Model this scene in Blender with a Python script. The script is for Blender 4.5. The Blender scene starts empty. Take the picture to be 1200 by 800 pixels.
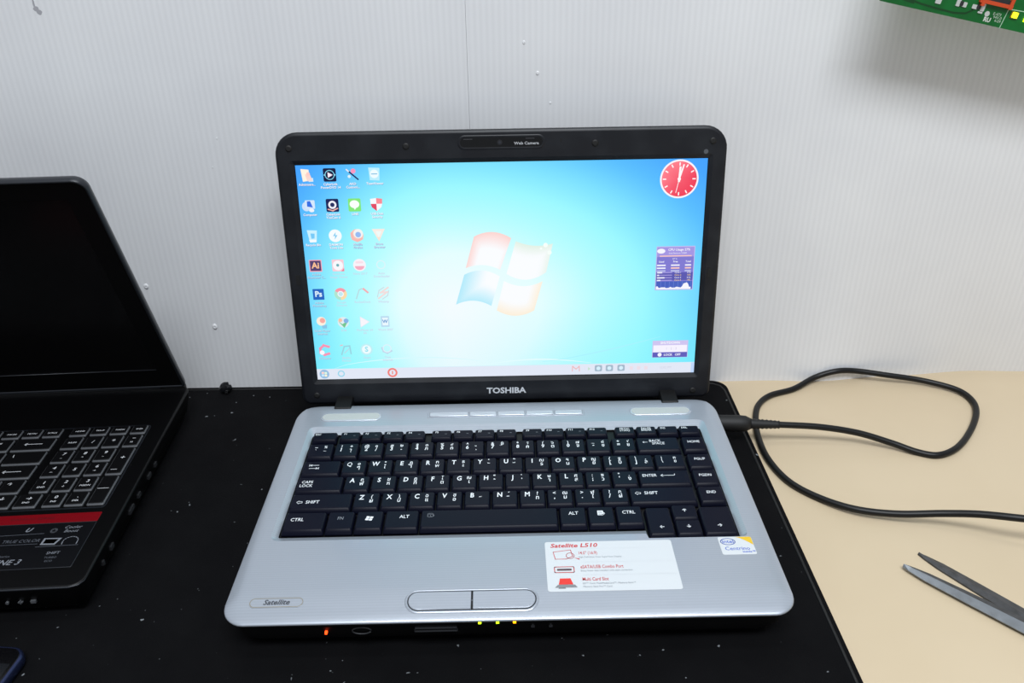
import bpy, math, random
from mathutils import Vector, Matrix, geometry, noise
random.seed(7)

# ------------------------------------------------------------------ camera, world, lights
# working units are millimetres in the frame of the silver laptop (z = 0 is its deck);
# world metres: desk top at z = 0.  ZD = desk top, ZM = top of the black mat, in those mm.
ZD, ZM = -33.0, -31.0
FPX = 969.674
CAMP = Vector((1.7362, -340.0314, 366.3304))
CAMR = (1.072769, 0.014035, -0.013874)
scene = bpy.context.scene
col = scene.collection

cam_d = bpy.data.cameras.new('camera')
cam_d.sensor_width = 36.0
cam_d.lens = FPX * 36.0 / 1200.0
cam_d.clip_start = 0.01
cam = bpy.data.objects.new('camera', cam_d)
cam.location = (CAMP.x / 1000, CAMP.y / 1000, (CAMP.z - ZD) / 1000)
cam.rotation_euler = CAMR
col.objects.link(cam)
scene.camera = cam

world = bpy.data.worlds.new('world')
scene.world = world
world.use_nodes = True
bgn = world.node_tree.nodes['Background']
bgn.inputs['Color'].default_value = (0.89, 0.94, 1.0, 1)
bgn.inputs['Strength'].default_value = 0.35

def area_light(name, loc, target, sx, sy, power, color):
    ld = bpy.data.lights.new(name, 'AREA')
    ld.shape = 'RECTANGLE'; ld.size = sx; ld.size_y = sy
    ld.energy = power; ld.color = color
    o = bpy.data.objects.new(name, ld)
    o.location = loc
    d = Vector(target) - Vector(loc)
    o.rotation_euler = d.to_track_quat('-Z', 'Y').to_euler()
    col.objects.link(o)
    return o
# the room's ceiling lamps, at ceiling height about 1.85 m above the bench: the cable's shadow falls
# almost straight down (lamp overhead), the wall is lit from the room's side (lamp behind the camera)
area_light('ceiling_lamp_room_offscreen', (0.15, -0.85, 1.85), (0.15, -0.85, 0.0), 1.2, 0.6, 42.0, (0.91, 0.955, 1.0))
area_light('ceiling_lamp_bench_offscreen', (0.10, 0.02, 1.85), (0.10, 0.02, 0.0), 1.2, 0.15, 5.0, (0.95, 0.98, 1.0))

vs = scene.view_settings
vs.view_transform = 'Standard'
vs.look = 'None'
vs.gamma = 1.0
vs.use_curve_mapping = False
vs.exposure = 0.0

# ------------------------------------------------------------------ pixel helpers
CM = Matrix.Rotation(CAMR[2], 3, 'Z') @ Matrix.Rotation(CAMR[1], 3, 'Y') @ Matrix.Rotation(CAMR[0], 3, 'X')
def ray(x, y): return CM @ Vector(((x - 600) / FPX, -(y - 400) / FPX, -1))
def onz(x, y, z):
    d = ray(x, y); return CAMP + d * ((z - CAMP.z) / d.z)
def ony(x, y, Y):
    d = ray(x, y); return CAMP + d * ((Y - CAMP.y) / d.y)

# ------------------------------------------------------------------ colour and materials
def lin(c):
    r = []
    for v in c[:3]:
        v /= 255.0
        r.append(v / 12.92 if v <= 0.04045 else ((v + 0.055) / 1.055) ** 2.4)
    return (r[0], r[1], r[2], 1.0)

def mat(name, rgb, rough=0.5, metal=0.0, spec=0.5, coat=0.0, bump=None, mottle=None, emit=None):
    m = bpy.data.materials.new(name)
    m.use_nodes = True
    nt = m.node_tree
    b = nt.nodes['Principled BSDF']
    b.inputs['Base Color'].default_value = lin(rgb)
    b.inputs['Roughness'].default_value = rough
    b.inputs['Metallic'].default_value = metal
    b.inputs['Specular IOR Level'].default_value = spec
    b.inputs['Coat Weight'].default_value = coat
    if emit:
        b.inputs['Emission Color'].default_value = lin(emit[0])
        b.inputs['Emission Strength'].default_value = emit[1]
    tc = nt.nodes.new('ShaderNodeTexCoord')
    if mottle:                                     # (other colour, scale, low, high)
        n = nt.nodes.new('ShaderNodeTexNoise')
        n.inputs['Scale'].default_value = mottle[1]
        n.inputs['Detail'].default_value = 5
        r = nt.nodes.new('ShaderNodeValToRGB')
        r.color_ramp.elements[0].position = mottle[2]
        r.color_ramp.elements[0].color = lin(rgb)
        r.color_ramp.elements[1].position = mottle[3]
        r.color_ramp.elements[1].color = lin(mottle[0])
        nt.links.new(tc.outputs['Object'], n.inputs['Vector'])
        nt.links.new(n.outputs['Fac'], r.inputs['Fac'])
        nt.links.new(r.outputs['Color'], b.inputs['Base Color'])
    if bump:                                       # (scale, strength, distance)
        n = nt.nodes.new('ShaderNodeTexNoise')
        n.inputs['Scale'].default_value = bump[0]
        n.inputs['Detail'].default_value = 3
        bp = nt.nodes.new('ShaderNodeBump')
        bp.inputs['Strength'].default_value = bump[1]
        bp.inputs['Distance'].default_value = bump[2]
        nt.links.new(tc.outputs['Object'], n.inputs['Vector'])
        nt.links.new(n.outputs['Fac'], bp.inputs['Height'])
        nt.links.new(bp.outputs['Normal'], b.inputs['Normal'])
    return m

def attr_mat(name, emission=False, rough=0.5, strength=1.0):
    m = bpy.data.materials.new(name)
    m.use_nodes = True
    nt = m.node_tree
    b = nt.nodes['Principled BSDF']
    a = nt.nodes.new('ShaderNodeAttribute')
    a.attribute_name = 'Col'
    b.inputs['Roughness'].default_value = rough
    if emission:
        b.inputs['Base Color'].default_value = (0.004, 0.004, 0.005, 1)
        b.inputs['Specular IOR Level'].default_value = 0.2
        nt.links.new(a.outputs['Color'], b.inputs['Emission Color'])
        b.inputs['Emission Strength'].default_value = strength
    else:
        nt.links.new(a.outputs['Color'], b.inputs['Base Color'])
    return m

M = {}
M['screen'] = attr_mat('lit_display', True, 0.35, 1.0)
M['print'] = attr_mat('printed_ink', False, 0.45)
M['key'] = mat('key_plastic', (10, 12, 27), 0.36, spec=0.12, bump=(900, 0.15, 0.0002))
M['bezel'] = mat('bezel_plastic', (18, 20, 26), 0.42, spec=0.4, mottle=((34, 37, 42), 45, 0.45, 0.85), bump=(1500, 0.15, 0.0002))
M['black'] = mat('black_plastic', (8, 8, 9), 0.5, spec=0.3)
M['gloss_black'] = mat('gloss_black', (6, 6, 8), 0.12)
M['rubber'] = mat('black_rubber', (12, 12, 13), 0.6)
M['cable'] = mat('cable_rubber', (10, 10, 11), 0.42, spec=0.35)
M['chrome'] = mat('silver_plastic', (196, 202, 210), 0.25, 0.5)
M['speaker'] = mat('speaker_cloth', (186, 190, 188), 0.55, 0.1, bump=(2500, 0.5, 0.0003))
M['msi'] = mat('brushed_black', (4, 4, 5), 0.38, 0.0, spec=0.25, bump=(700, 0.1, 0.0002))
M['msi_key'] = mat('island_key', (5, 5, 7), 0.45, spec=0.3)
M['msi_edge'] = mat('translucent_key_edge', (78, 80, 84), 0.5)
M['msi_screen'] = mat('dark_display', (4, 4, 5), 0.25)
M['msi_rim'] = mat('grey_rim', (34, 37, 43), 0.35, 0.2)
M['red'] = mat('red_band', (112, 2, 14), 0.4, spec=0.3)
M['sticker'] = mat('sticker_black', (6, 7, 11), 0.4, spec=0.3)
M['paper'] = mat('white_sticker', (208, 212, 215), 0.45)
M['steel'] = mat('scissor_steel', (132, 137, 142), 0.4, 0.55, mottle=((118, 122, 126), 120, 0.4, 0.7))
M['steel_dark'] = mat('ground_and_shaded_steel', (78, 78, 80), 0.5, 0.35, mottle=((60, 60, 60), 160, 0.4, 0.7))  # ground finish of the edges; also a shaded copy of the blade steel
M['phone_rim'] = mat('phone_rim', (44, 52, 84), 0.25, 0.7)
M['phone_glass'] = mat('phone_glass', (18, 20, 24), 0.15)
M['pcb'] = mat('green_solder_mask', (2, 104, 40), 0.35, mottle=((1, 90, 32), 60, 0.4, 0.65))
M['pcb_edge'] = mat('board_edge', (30, 84, 66), 0.6)
M['solder'] = mat('solder', (202, 206, 202), 0.35, 0.15)
M['brass'] = mat('brass', (176, 140, 70), 0.3, 0.9)
M['orange'] = mat('orange_plastic', (204, 74, 32), 0.45)
M['led_green'] = mat('led_green', (160, 210, 40), 0.3, emit=((190, 255, 30), 3.0))
M['led_yellow'] = mat('led_yellow_green', (190, 220, 40), 0.3, emit=((205, 255, 20), 4.0))
M['led_orange'] = mat('led_orange', (230, 140, 20), 0.3, emit=((255, 150, 10), 4.0))
M['led_red'] = mat('led_red', (230, 60, 20), 0.3, emit=((255, 70, 20), 3.0))
M['scrap'] = mat('dark_scrap', (22, 24, 28), 0.35, 0.4)
M['dark_grey'] = mat('dark_grey_plastic', (40, 41, 44), 0.5)
M['tip'] = mat('nickel', (200, 200, 200), 0.25, 1.0)

def silver_shell():
    m = mat('silver_shell', (164, 171, 181), 0.3, 0.35, coat=0.25)
    nt = m.node_tree; b = nt.nodes['Principled BSDF']
    tc = nt.nodes.new('ShaderNodeTexCoord')
    w = nt.nodes.new('ShaderNodeTexWave')
    w.wave_type = 'BANDS'; w.bands_direction = 'Y'
    w.inputs['Scale'].default_value = 170.0
    w.inputs['Distortion'].default_value = 0.0
    r = nt.nodes.new('ShaderNodeValToRGB')
    r.color_ramp.elements[0].color = lin((162, 169, 179))
    r.color_ramp.elements[1].color = lin((167, 174, 184))
    nt.links.new(tc.outputs['Object'], w.inputs['Vector'])
    nt.links.new(w.outputs['Fac'], r.inputs['Fac'])
    nt.links.new(r.outputs['Color'], b.inputs['Base Color'])
    return m
M['silver'] = silver_shell()

def fluted_panel():
    m = mat('fluted_plastic_sheet', (228, 230, 232), 0.38, spec=0.4)
    nt = m.node_tree; b = nt.nodes['Principled BSDF']
    tc = nt.nodes.new('ShaderNodeTexCoord')
    w = nt.nodes.new('ShaderNodeTexWave')
    w.wave_type = 'BANDS'; w.bands_direction = 'X'
    w.inputs['Scale'].default_value = 69.0         # one flute every 4.6 mm
    w.inputs['Distortion'].default_value = 0.0
    n = nt.nodes.new('ShaderNodeTexNoise')
    n.inputs['Scale'].default_value = 9.0
    n.inputs['Detail'].default_value = 4
    r = nt.nodes.new('ShaderNodeValToRGB')
    r.color_ramp.elements[0].color = lin((231, 232, 234))
    r.color_ramp.elements[1].color = lin((236, 237, 239))
    r2 = nt.nodes.new('ShaderNodeValToRGB')
    r2.color_ramp.elements[0].position = 0.3
    r2.color_ramp.elements[0].color = lin((247, 247, 248))
    r2.color_ramp.elements[1].position = 0.7
    r2.color_ramp.elements[1].color = lin((255, 255, 255))
    mx = nt.nodes.new('ShaderNodeMixRGB'); mx.blend_type = 'MULTIPLY'
    mx.inputs['Fac'].default_value = 1.0
    bp = nt.nodes.new('ShaderNodeBump')
    bp.inputs['Strength'].default_value = 0.10
    bp.inputs['Distance'].default_value = 0.0004
    L = nt.links.new
    L(tc.outputs['Object'], w.inputs['Vector']); L(tc.outputs['Object'], n.inputs['Vector'])
    L(w.outputs['Fac'], r.inputs['Fac']); L(n.outputs['Fac'], r2.inputs['Fac'])
    L(r.outputs['Color'], mx.inputs['Color1']); L(r2.outputs['Color'], mx.inputs['Color2'])
    L(mx.outputs['Color'], b.inputs['Base Color'])
    L(w.outputs['Fac'], bp.inputs['Height']); L(bp.outputs['Normal'], b.inputs['Normal'])
    return m
M['panel'] = fluted_panel()

def speckled(name, base, alt, scale, speck, sscale, lo, hi, rough, bump):
    """base colour with soft variation, and small separate specks of dirt or dust"""
    m = mat(name, base, rough)
    nt = m.node_tree; b = nt.nodes['Principled BSDF']
    tc = nt.nodes.new('ShaderNodeTexCoord')
    n = nt.nodes.new('ShaderNodeTexNoise'); n.inputs['Scale'].default_value = scale; n.inputs['Detail'].default_value = 4
    r = nt.nodes.new('ShaderNodeValToRGB')
    r.color_ramp.elements[0].position = 0.35; r.color_ramp.elements[0].color = lin(base)
    r.color_ramp.elements[1].position = 0.7; r.color_ramp.elements[1].color = lin(alt)
    v = nt.nodes.new('ShaderNodeTexNoise'); v.inputs['Scale'].default_value = sscale; v.inputs['Detail'].default_value = 2
    r2 = nt.nodes.new('ShaderNodeValToRGB')
    r2.color_ramp.elements[0].position = lo; r2.color_ramp.elements[0].color = (0, 0, 0, 1)
    r2.color_ramp.elements[1].position = hi; r2.color_ramp.elements[1].color = (1, 1, 1, 1)
    mx = nt.nodes.new('ShaderNodeMixRGB'); mx.inputs['Color2'].default_value = lin(speck)
    L = nt.links.new
    L(tc.outputs['Object'], n.inputs['Vector']); L(tc.outputs['Object'], v.inputs['Vector'])
    L(n.outputs['Fac'], r.inputs['Fac']); L(v.outputs['Fac'], r2.inputs['Fac'])
    L(r.outputs['Color'], mx.inputs['Color1']); L(r2.outputs['Color'], mx.inputs['Fac'])
    L(mx.outputs['Color'], b.inputs['Base Color'])
    f = nt.nodes.new('ShaderNodeTexNoise'); f.inputs['Scale'].default_value = bump[0]; f.inputs['Detail'].default_value = 2
    bp = nt.nodes.new('ShaderNodeBump'); bp.inputs['Strength'].default_value = bump[1]; bp.inputs['Distance'].default_value = bump[2]
    L(tc.outputs['Object'], f.inputs['Vector']); L(f.outputs['Fac'], bp.inputs['Height']); L(bp.outputs['Normal'], b.inputs['Normal'])
    return m
M['mat'] = speckled('black_cloth_mat', (6, 6, 8), (10, 10, 12), 30, (120, 124, 128), 200, 0.735, 0.775, 0.85, (900, 0.4, 0.0004))
M['mat'].node_tree.nodes['Principled BSDF'].inputs['Specular IOR Level'].default_value = 0.1
M['desk'] = speckled('beige_laminate', (204, 186, 157), (198, 179, 149), 6, (120, 104, 84), 70, 0.80, 0.84, 0.45, (300, 0.05, 0.0003))

# ------------------------------------------------------------------ mesh builder
def rrect(x0, x1, y0, y1, r, n=6):
    """counter-clockwise rounded rectangle; r is a number or (front-left, front-right, rear-right, rear-left)"""
    if not isinstance(r, (tuple, list)): r = (r,) * 4
    pts = []
    for (cx, cy, sx, sy, rr, a0) in ((x0, y0, 1, 1, r[0], 180), (x1, y0, -1, 1, r[1], 270), (x1, y1, -1, -1, r[2], 0), (x0, y1, 1, -1, r[3], 90)):
        rr = max(rr, 0.01)
        for i in range(n + 1):
            a = math.radians(a0 + 90.0 * i / n)
            pts.append((cx + sx * rr + rr * math.cos(a), cy + sy * rr + rr * math.sin(a)))
    return pts

class MB:
    def __init__(s): s.v = []; s.f = []; s.c = []; s.sm = []
    def face(s, idx, c=None, smooth=False): s.f.append(tuple(idx)); s.c.append(c); s.sm.append(smooth)
    def add(s, pts):
        b = len(s.v); s.v += [tuple(p) for p in pts]; return b
    def poly(s, pts, c=None):
        b = s.add(pts); s.face(range(b, b + len(pts)), c)
    def loft(s, loops, cap0=True, cap1=True, smooth=True, c=None):
        n = len(loops[0]); bs = [s.add(l) for l in loops]
        for a, b in zip(bs, bs[1:]):
            for i in range(n):
                j = (i + 1) % n
                s.face((a + i, a + j, b + j, b + i), c, smooth)
        if cap0: s.face([bs[0] + i for i in reversed(range(n))], c)
        if cap1: s.face([bs[-1] + i for i in range(n)], c)
        return bs
    def ring_fill(s, outer, inners, fn=None, c=None):
        """flat region between an outline and holes; fn maps (x, y) to a point"""
        polys = [[Vector((p[0], p[1], 0)) for p in l] for l in [outer] + inners]
        tri = geometry.tessellate_polygon(polys)
        flat = [p for l in polys for p in l]
        b = s.add([fn(p.x, p.y) if fn else p for p in flat])
        for t in tri:
            a, bb, cc = (flat[i] for i in t)
            t = tuple(t)
            if (bb - a).cross(cc - a).z < 0: t = (t[0], t[2], t[1])
            s.face([b + i for i in t], c)
    def box(s, x0, x1, y0, y1, z0, z1, c=None):
        s.loft([[(x0, y0, z), (x1, y0, z), (x1, y1, z), (x0, y1, z)] for z in (z0, z1)], smooth=False, c=c)
    def slab(s, loop, z0, z1, bev=0.6, c=None):
        """rounded block with softened upper edge from an xy outline"""
        cx = sum(p[0] for p in loop) / len(loop); cy = sum(p[1] for p in loop) / len(loop)
        def ins(d):
            o = []
            n = len(loop)
            for i in range(n):
                p = Vector(loop[i]); q = Vector(loop[i - 1]); t = Vector(loop[(i + 1) % n])
                e = (t - q)
                if e.length < 1e-6: o.append(tuple(p)); continue
                e.normalize(); nn = Vector((-e.y, e.x))
                o.append((p.x + nn.x * d, p.y + nn.y * d))
            return o
        L = [(0, z0), (0, z1 - bev), (bev * 0.3, z1 - bev * 0.3), (bev, z1)]
        s.loft([[(x, y, z) for x, y in ins(d)] for d, z in L], c=c)
    def tube(s, pts, r, n=10, cap=True):
        pts = [Vector(p) for p in pts]
        rs = r if isinstance(r, (list, tuple)) else [r] * len(pts)
        up = Vector((0, 0, 1)); loops = []
        prev = None
        for i, p in enumerate(pts):
            t = (pts[min(i + 1, len(pts) - 1)] - pts[max(i - 1, 0)]).normalized()
            if prev is None:
                a = t.cross(up)
                if a.length < 1e-3: a = t.cross(Vector((1, 0, 0)))
                a.normalize()
            else:
                a = (prev - t * prev.dot(t)).normalized()
            prev = a
            b = t.cross(a)
            loops.append([p + (a * math.cos(2 * math.pi * k / n) + b * math.sin(2 * math.pi * k / n)) * rs[i] for k in range(n)])
        s.loft(loops, cap, cap)
    def map(s, fn): s.v = [tuple(fn(*p)) for p in s.v]; return s

WM = {}
def wpos(p): return Vector((p[0] / 1000, p[1] / 1000, (p[2] - ZD) / 1000))
def mesh_of(name, mb, m, inv=None, scale_only=False):
    me = bpy.data.meshes.new(name)
    if scale_only: vv = [Vector(p) / 1000 for p in mb.v]
    else: vv = [inv @ wpos(p) for p in mb.v]
    me.from_pydata(vv, [], mb.f)
    me.polygons.foreach_set('use_smooth', mb.sm)
    if any(c is not None for c in mb.c):
        at = me.color_attributes.new('Col', 'FLOAT_COLOR', 'CORNER')
        k = 0; data = []
        for f, c in zip(mb.f, mb.c):
            for j in range(len(f)):
                cc = c[j] if (c is not None and isinstance(c, list)) else (c or (0.5, 0.5, 0.5, 1))
                data += list(cc)
        at.data.foreach_set('color', data)
    me.materials.append(M[m])
    me.update()
    return me
def build(name, mb, m, parent=None, label=None):
    """link the collected shape as one mesh object; a top-level one gets its origin at its base"""
    if parent is not None:
        inv = WM[parent.name].inverted()
        w = WM[parent.name]
    else:
        xs = [p[0] for p in mb.v]; ys = [p[1] for p in mb.v]; zs = [p[2] for p in mb.v]
        w = Matrix.Translation(wpos(((min(xs) + max(xs)) / 2, (min(ys) + max(ys)) / 2, min(zs))))
        inv = w.inverted()
    o = bpy.data.objects.new(name, mesh_of(name, mb, m, inv))
    col.objects.link(o)
    if parent is not None: o.parent = parent
    else: o.matrix_world = w
    WM[o.name] = w
    if label: o['label'] = label
    return o
def thing(name, label, cat, loc, rz=0.0, group=None):
    o = bpy.data.objects.new(name, None)
    o.empty_display_size = 0.02
    col.objects.link(o)
    w = Matrix.Translation(wpos(loc)) @ Matrix.Rotation(rz, 4, 'Z')
    o.matrix_world = w
    WM[o.name] = w
    tag(o, label, cat, group)
    return o
def tag(o, label, cat, group=None):
    o['label'] = label; o['category'] = cat
    if group: o['group'] = group

# ------------------------------------------------------------------ text: collected first, turned to mesh together
TQ = []
def text(mb, s, x, y, size, fn, c, align='CENTER', bold=0.0, sx=1.0, shear=0.0, rot=0.0):
    TQ.append((mb, s, x, y, size, fn, c, align, bold, sx, shear, rot))
def flush_text():
    tmp = []
    for q in TQ:
        cu = bpy.data.curves.new('lettering', 'FONT')
        cu.body = q[1]; cu.size = 1.0; cu.align_x = q[7]; cu.align_y = 'CENTER'
        cu.resolution_u = 2; cu.offset = q[8]; cu.shear = q[10]
        o = bpy.data.objects.new('lettering', cu)
        col.objects.link(o); tmp.append(o)
    bpy.context.view_layer.update()
    dg = bpy.context.evaluated_depsgraph_get()
    for q, o in zip(TQ, tmp):
        mb, s, x, y, size, fn, c, al, bo, sx, sh, rot = q
        me = bpy.data.meshes.new_from_object(o.evaluated_get(dg))
        if any(abs(v.co.y) > 1.15 for v in me.vertices):          # a thickened glyph that came out spiky
            bpy.data.meshes.remove(me); o.data.offset = 0.0
            bpy.context.view_layer.update(); dg = bpy.context.evaluated_depsgraph_get()
            me = bpy.data.meshes.new_from_object(o.evaluated_get(dg))
        ca, sa = math.cos(rot), math.sin(rot)
        pts = []
        for v in me.vertices:
            a, b = v.co.x * size * sx, v.co.y * size
            pts.append(fn(x + a * ca - b * sa, y + a * sa + b * ca))
        b0 = mb.add(pts)
        for p in me.polygons: mb.face([b0 + i for i in p.vertices], c)
        bpy.data.meshes.remove(me)
    for o in tmp:
        cu = o.data; bpy.data.objects.remove(o); bpy.data.curves.remove(cu)
    TQ.clear()
PENDING = []          # (name, mb, material, parent, label) built after flush_text
def later(name, mb, m, parent, label=None): PENDING.append((name, mb, m, parent, label))

# ------------------------------------------------------------------ the setting: wall of fluted sheets, workbench, mat
def wall_y(x, z):
    """front face of the sheets; the loose lower edge of the right sheet waves a little"""
    h = z - ZD
    base = 313.5 - 0.006 * x
    pts = [(-400, 1.0), (-190, -0.9), (0, -1), (188, -2.5), (240, -2), (281, -5), (361, 2.8), (433, 9.5), (481, 7), (560, 3), (700, 0)]
    b = 0.0
    for (xa, ya), (xb, yb) in zip(pts, pts[1:]):
        if xa <= x <= xb:
            t = (x - xa) / (xb - xa); t = t * t * (3 - 2 * t); b = ya + (yb - ya) * t
    return base + b * math.exp(-max(h, 0) / 70.0)
SEAM = -24.7
wb = MB(); wb.box(-1500, 1500, 330, 350, ZD - 800, 1000)
wall = build('wall_back', wb, 'panel'); wall['kind'] = 'structure'
def sheet(x0, x1, off):
    mb = MB()
    xs = [x0 + (x1 - x0) * i / 90 for i in range(91)]
    zs = [ZD + t for t in (0.0, 15, 30, 50, 75, 100, 140, 190, 260, 400, 700, 1000)]
    fr = [[mb.add([(x, wall_y(x, z) + off, z)]) for x in xs] for z in zs]
    bk = [[mb.add([(x, wall_y(x, z) + off + 4, z)]) for x in xs] for z in zs]
    for a in range(len(zs) - 1):
        for i in range(len(xs) - 1):
            mb.face((fr[a][i], fr[a][i + 1], fr[a + 1][i + 1], fr[a + 1][i]), None, True)
            mb.face((bk[a][i], bk[a + 1][i], bk[a + 1][i + 1], bk[a][i + 1]), None, True)
        mb.poly([mb.v[k] for k in (fr[a][0], fr[a + 1][0], bk[a + 1][0], bk[a][0])])
        mb.poly([mb.v[k] for k in (fr[a][-1], bk[a][-1], bk[a + 1][-1], fr[a + 1][-1])])
    for i in range(len(xs) - 1):
        mb.poly([mb.v[k] for k in (fr[0][i], bk[0][i], bk[0][i + 1], fr[0][i + 1])])
        mb.poly([mb.v[k] for k in (fr[-1][i], fr[-1][i + 1], bk[-1][i + 1], bk[-1][i])])
    return build('wall_sheet', mb, 'panel', wall)
sheet(-1200, SEAM - 0.1, -0.6)
sheet(SEAM + 0.1, 1200, 0.0)
def dimple(px, py, r):
    """little puckered pin hole in the sheet: a raised ring round a dark centre"""
    p = ony(px, py, 312.0)
    y = wall_y(p.x, p.z) - (0.6 if p.x < SEAM else 0)
    mb = MB()
    prof = [(1.5, 0.05), (1.0, 0.55), (0.45, 0.6), (0.15, 0.3)]
    mb.loft([[(p.x + r * a * math.cos(t * math.pi / 5), y - r * d, p.z + r * a * 1.25 * math.sin(t * math.pi / 5)) for t in range(10)] for a, d in prof], False, True)
    build('pin_hole', mb, 'panel', wall)
for q in ((170, 337, 1.5), (251, 384, 1.6), (630, 86, 0.9), (614, 50, 0.8), (253, 163, 0.5), (248, 197, 0.5), (645, 121, 0.6)): dimple(*q)
sm = MB()
for (px, py, rx, rz_) in ((37, 5, 0.9, 5), (40, 11, 2.6, 2.2), (44, 15, 2.2, 2.0)):
    p = ony(px, py, 312.0); y = wall_y(p.x, p.z) - 0.65
    sm.poly([(p.x + rx * math.cos(t * math.pi / 6) * random.uniform(.7, 1), y, p.z + rz_ * math.sin(t * math.pi / 6) * random.uniform(.7, 1)) for t in range(12)], lin((168, 168, 174)))
build('scuff_mark', sm, 'print', wall)

db = MB(); db.box(-1200, 1200, -420, 330, ZD - 30, ZD)
fb = MB(); fb.box(-1500, 1500, -1900, 350, ZD - 800, ZD - 780)
M['floor'] = mat('grey_floor', (120, 118, 114), 0.6, mottle=((108, 106, 103), 8, 0.4, 0.7))
floor = build('floor', fb, 'floor'); floor['kind'] = 'structure'
desk = thing('workbench', 'beige laminate workbench top against the white wall', 'table', (0, -45, ZD - 780))
build('bench_top', db, 'desk', desk)
for lx in (-1150, 1150):
    for ly in (-380, 290):
        lb_ = MB(); lb_.box(lx - 25, lx + 25, ly - 25, ly + 25, ZD - 780, ZD - 30); build('leg', lb_, 'dark_grey', desk)
tag(desk, 'beige laminate workbench top against the white wall', 'table')

mb = MB(); mb.slab(rrect(-760, 200.5, -340, 310, (6, 6, 14, 6)), ZD, ZM, 0.8)
deskmat = thing('desk_mat', 'large black cloth mat under the two laptops', 'mat', (-280, -18, ZD))
def mat_fit(x, y, z):                          # the rear edge runs along the wall
    k = max(0.0, (y - 250) / 60.0); return (x, y + k * (309.2 - 310 + (190 - x) * 0.0092), z)
mb.map(mat_fit)
build('mat_sheet', mb, 'mat', deskmat)
hem = MB()
hp = [(196.5, -338, ZM), (196.5, 292, ZM), (188, 304, ZM), (-755, 306, ZM)]
hem.tube([hp[0], (196.5, 0, ZM), hp[1], (194, 300, ZM), hp[2], (-200, 306, ZM), hp[3]], 1.0, 6)
for i, v in enumerate(hem.v): hem.v[i] = (v[0], v[1], ZM + (v[2] - ZM) * 0.45)
hem.map(mat_fit)
build('mat_hem', hem, 'rubber', deskmat)

# ------------------------------------------------------------------ silver laptop
LT, LHY, LHZ = 1.4326627, 244.853, 16.268
CT, ST = math.cos(LT), math.sin(LT)
def lid(u, v, w=0.0): return (u, LHY + v * CT + w * ST, LHZ + v * ST - w * CT)
LO = Vector((0, LHY, LHZ)); LV = Vector((0, CT, ST)); LN = Vector((1, 0, 0)).cross(LV)
def px_lid(x, y):
    d = ray(x, y); p = CAMP + d * ((LO - CAMP).dot(LN) / d.dot(LN)); return p.x, (p - LO).dot(LV)
lap = thing('laptop', 'open silver laptop with a lit blue desktop on its screen', 'laptop', (0, 118, ZM))

# deck of the base: sloping rims round a flat top with a well for the keys
def corner_loop(pts, rads, n=4):
    out = []
    m = len(pts)
    for i, (p, r) in enumerate(zip(pts, rads)):
        p = Vector(p); a = (Vector(pts[i - 1]) - p).normalized(); b = (Vector(pts[(i + 1) % m]) - p).normalized()
        s_, e_ = p + a * r, p + b * r
        for k in range(n + 1):
            t = k / n
            out.append(tuple(s_ * (1 - t) ** 2 + p * 2 * t * (1 - t) + e_ * t * t))
    return out
DW, DD = 168.3, 231.5
FZ = 27.0                                      # the palm rest curves down over its last 27 mm
FY = 3.7                                       # front edge
def surf(y): return -4.2 * max(0.0, (FZ - y) / (FZ - FY)) ** 2.2
def deck_loop(ins):
    r = max(13.5 - ins, 3)
    return rrect(-DW + ins, DW - ins, FY + ins * (FZ - FY) / 9.0, DD - ins, (r, r, max(20 - ins, 3), max(20 - ins, 3)), 8)
well_o = corner_loop([(-154.5, 70), (89.3, 70), (90.3, 65.8), (154.5, 65.8), (154.5, 200), (-154.5, 200)], [6, .4, .4, 5, 6, 6])
well_i = corner_loop([(-150.8, 76.3), (90.2, 76.3), (90.6, 66.3), (150.3, 66.3), (150.3, 192.6), (-150.8, 192.6)], [1.5, .3, .3, 1.5, 3, 3])
mb = MB()
DI = 9.0
def deck_z(ins, p):
    d = min(DW - abs(p[0]), DD - p[1])
    return -1.6 * max(0.0, (DI - d) / DI) ** 2.2 + surf(p[1])
outer = deck_loop(DI)
mb.ring_fill(outer, [well_o], lambda x, y: (x, y, 0.0))
loops = []
for ins in (DI, 7, 5, 3.2, 1.8, 0.8, 0.2):
    loops.append([(p[0], p[1], deck_z(ins, p)) for p in deck_loop(ins)])
loops.append([(p[0], p[1], deck_z(0, p) - 0.6) for p in deck_loop(0)])
loops.append([(p[0], p[1], deck_z(0, p) - 1.1) for p in rrect(-DW + .4, DW - .4, FY + .4, DD - .4, (13.5, 13.5, 20, 20), 8)])
loops.append([(p[0], p[1], -6.3) for p in rrect(-DW + 2, DW - 2, FY + 2, DD - 2, (12.5, 12.5, 19, 19), 8)])
loops.reverse()
mb.loft(loops, False, False)
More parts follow.
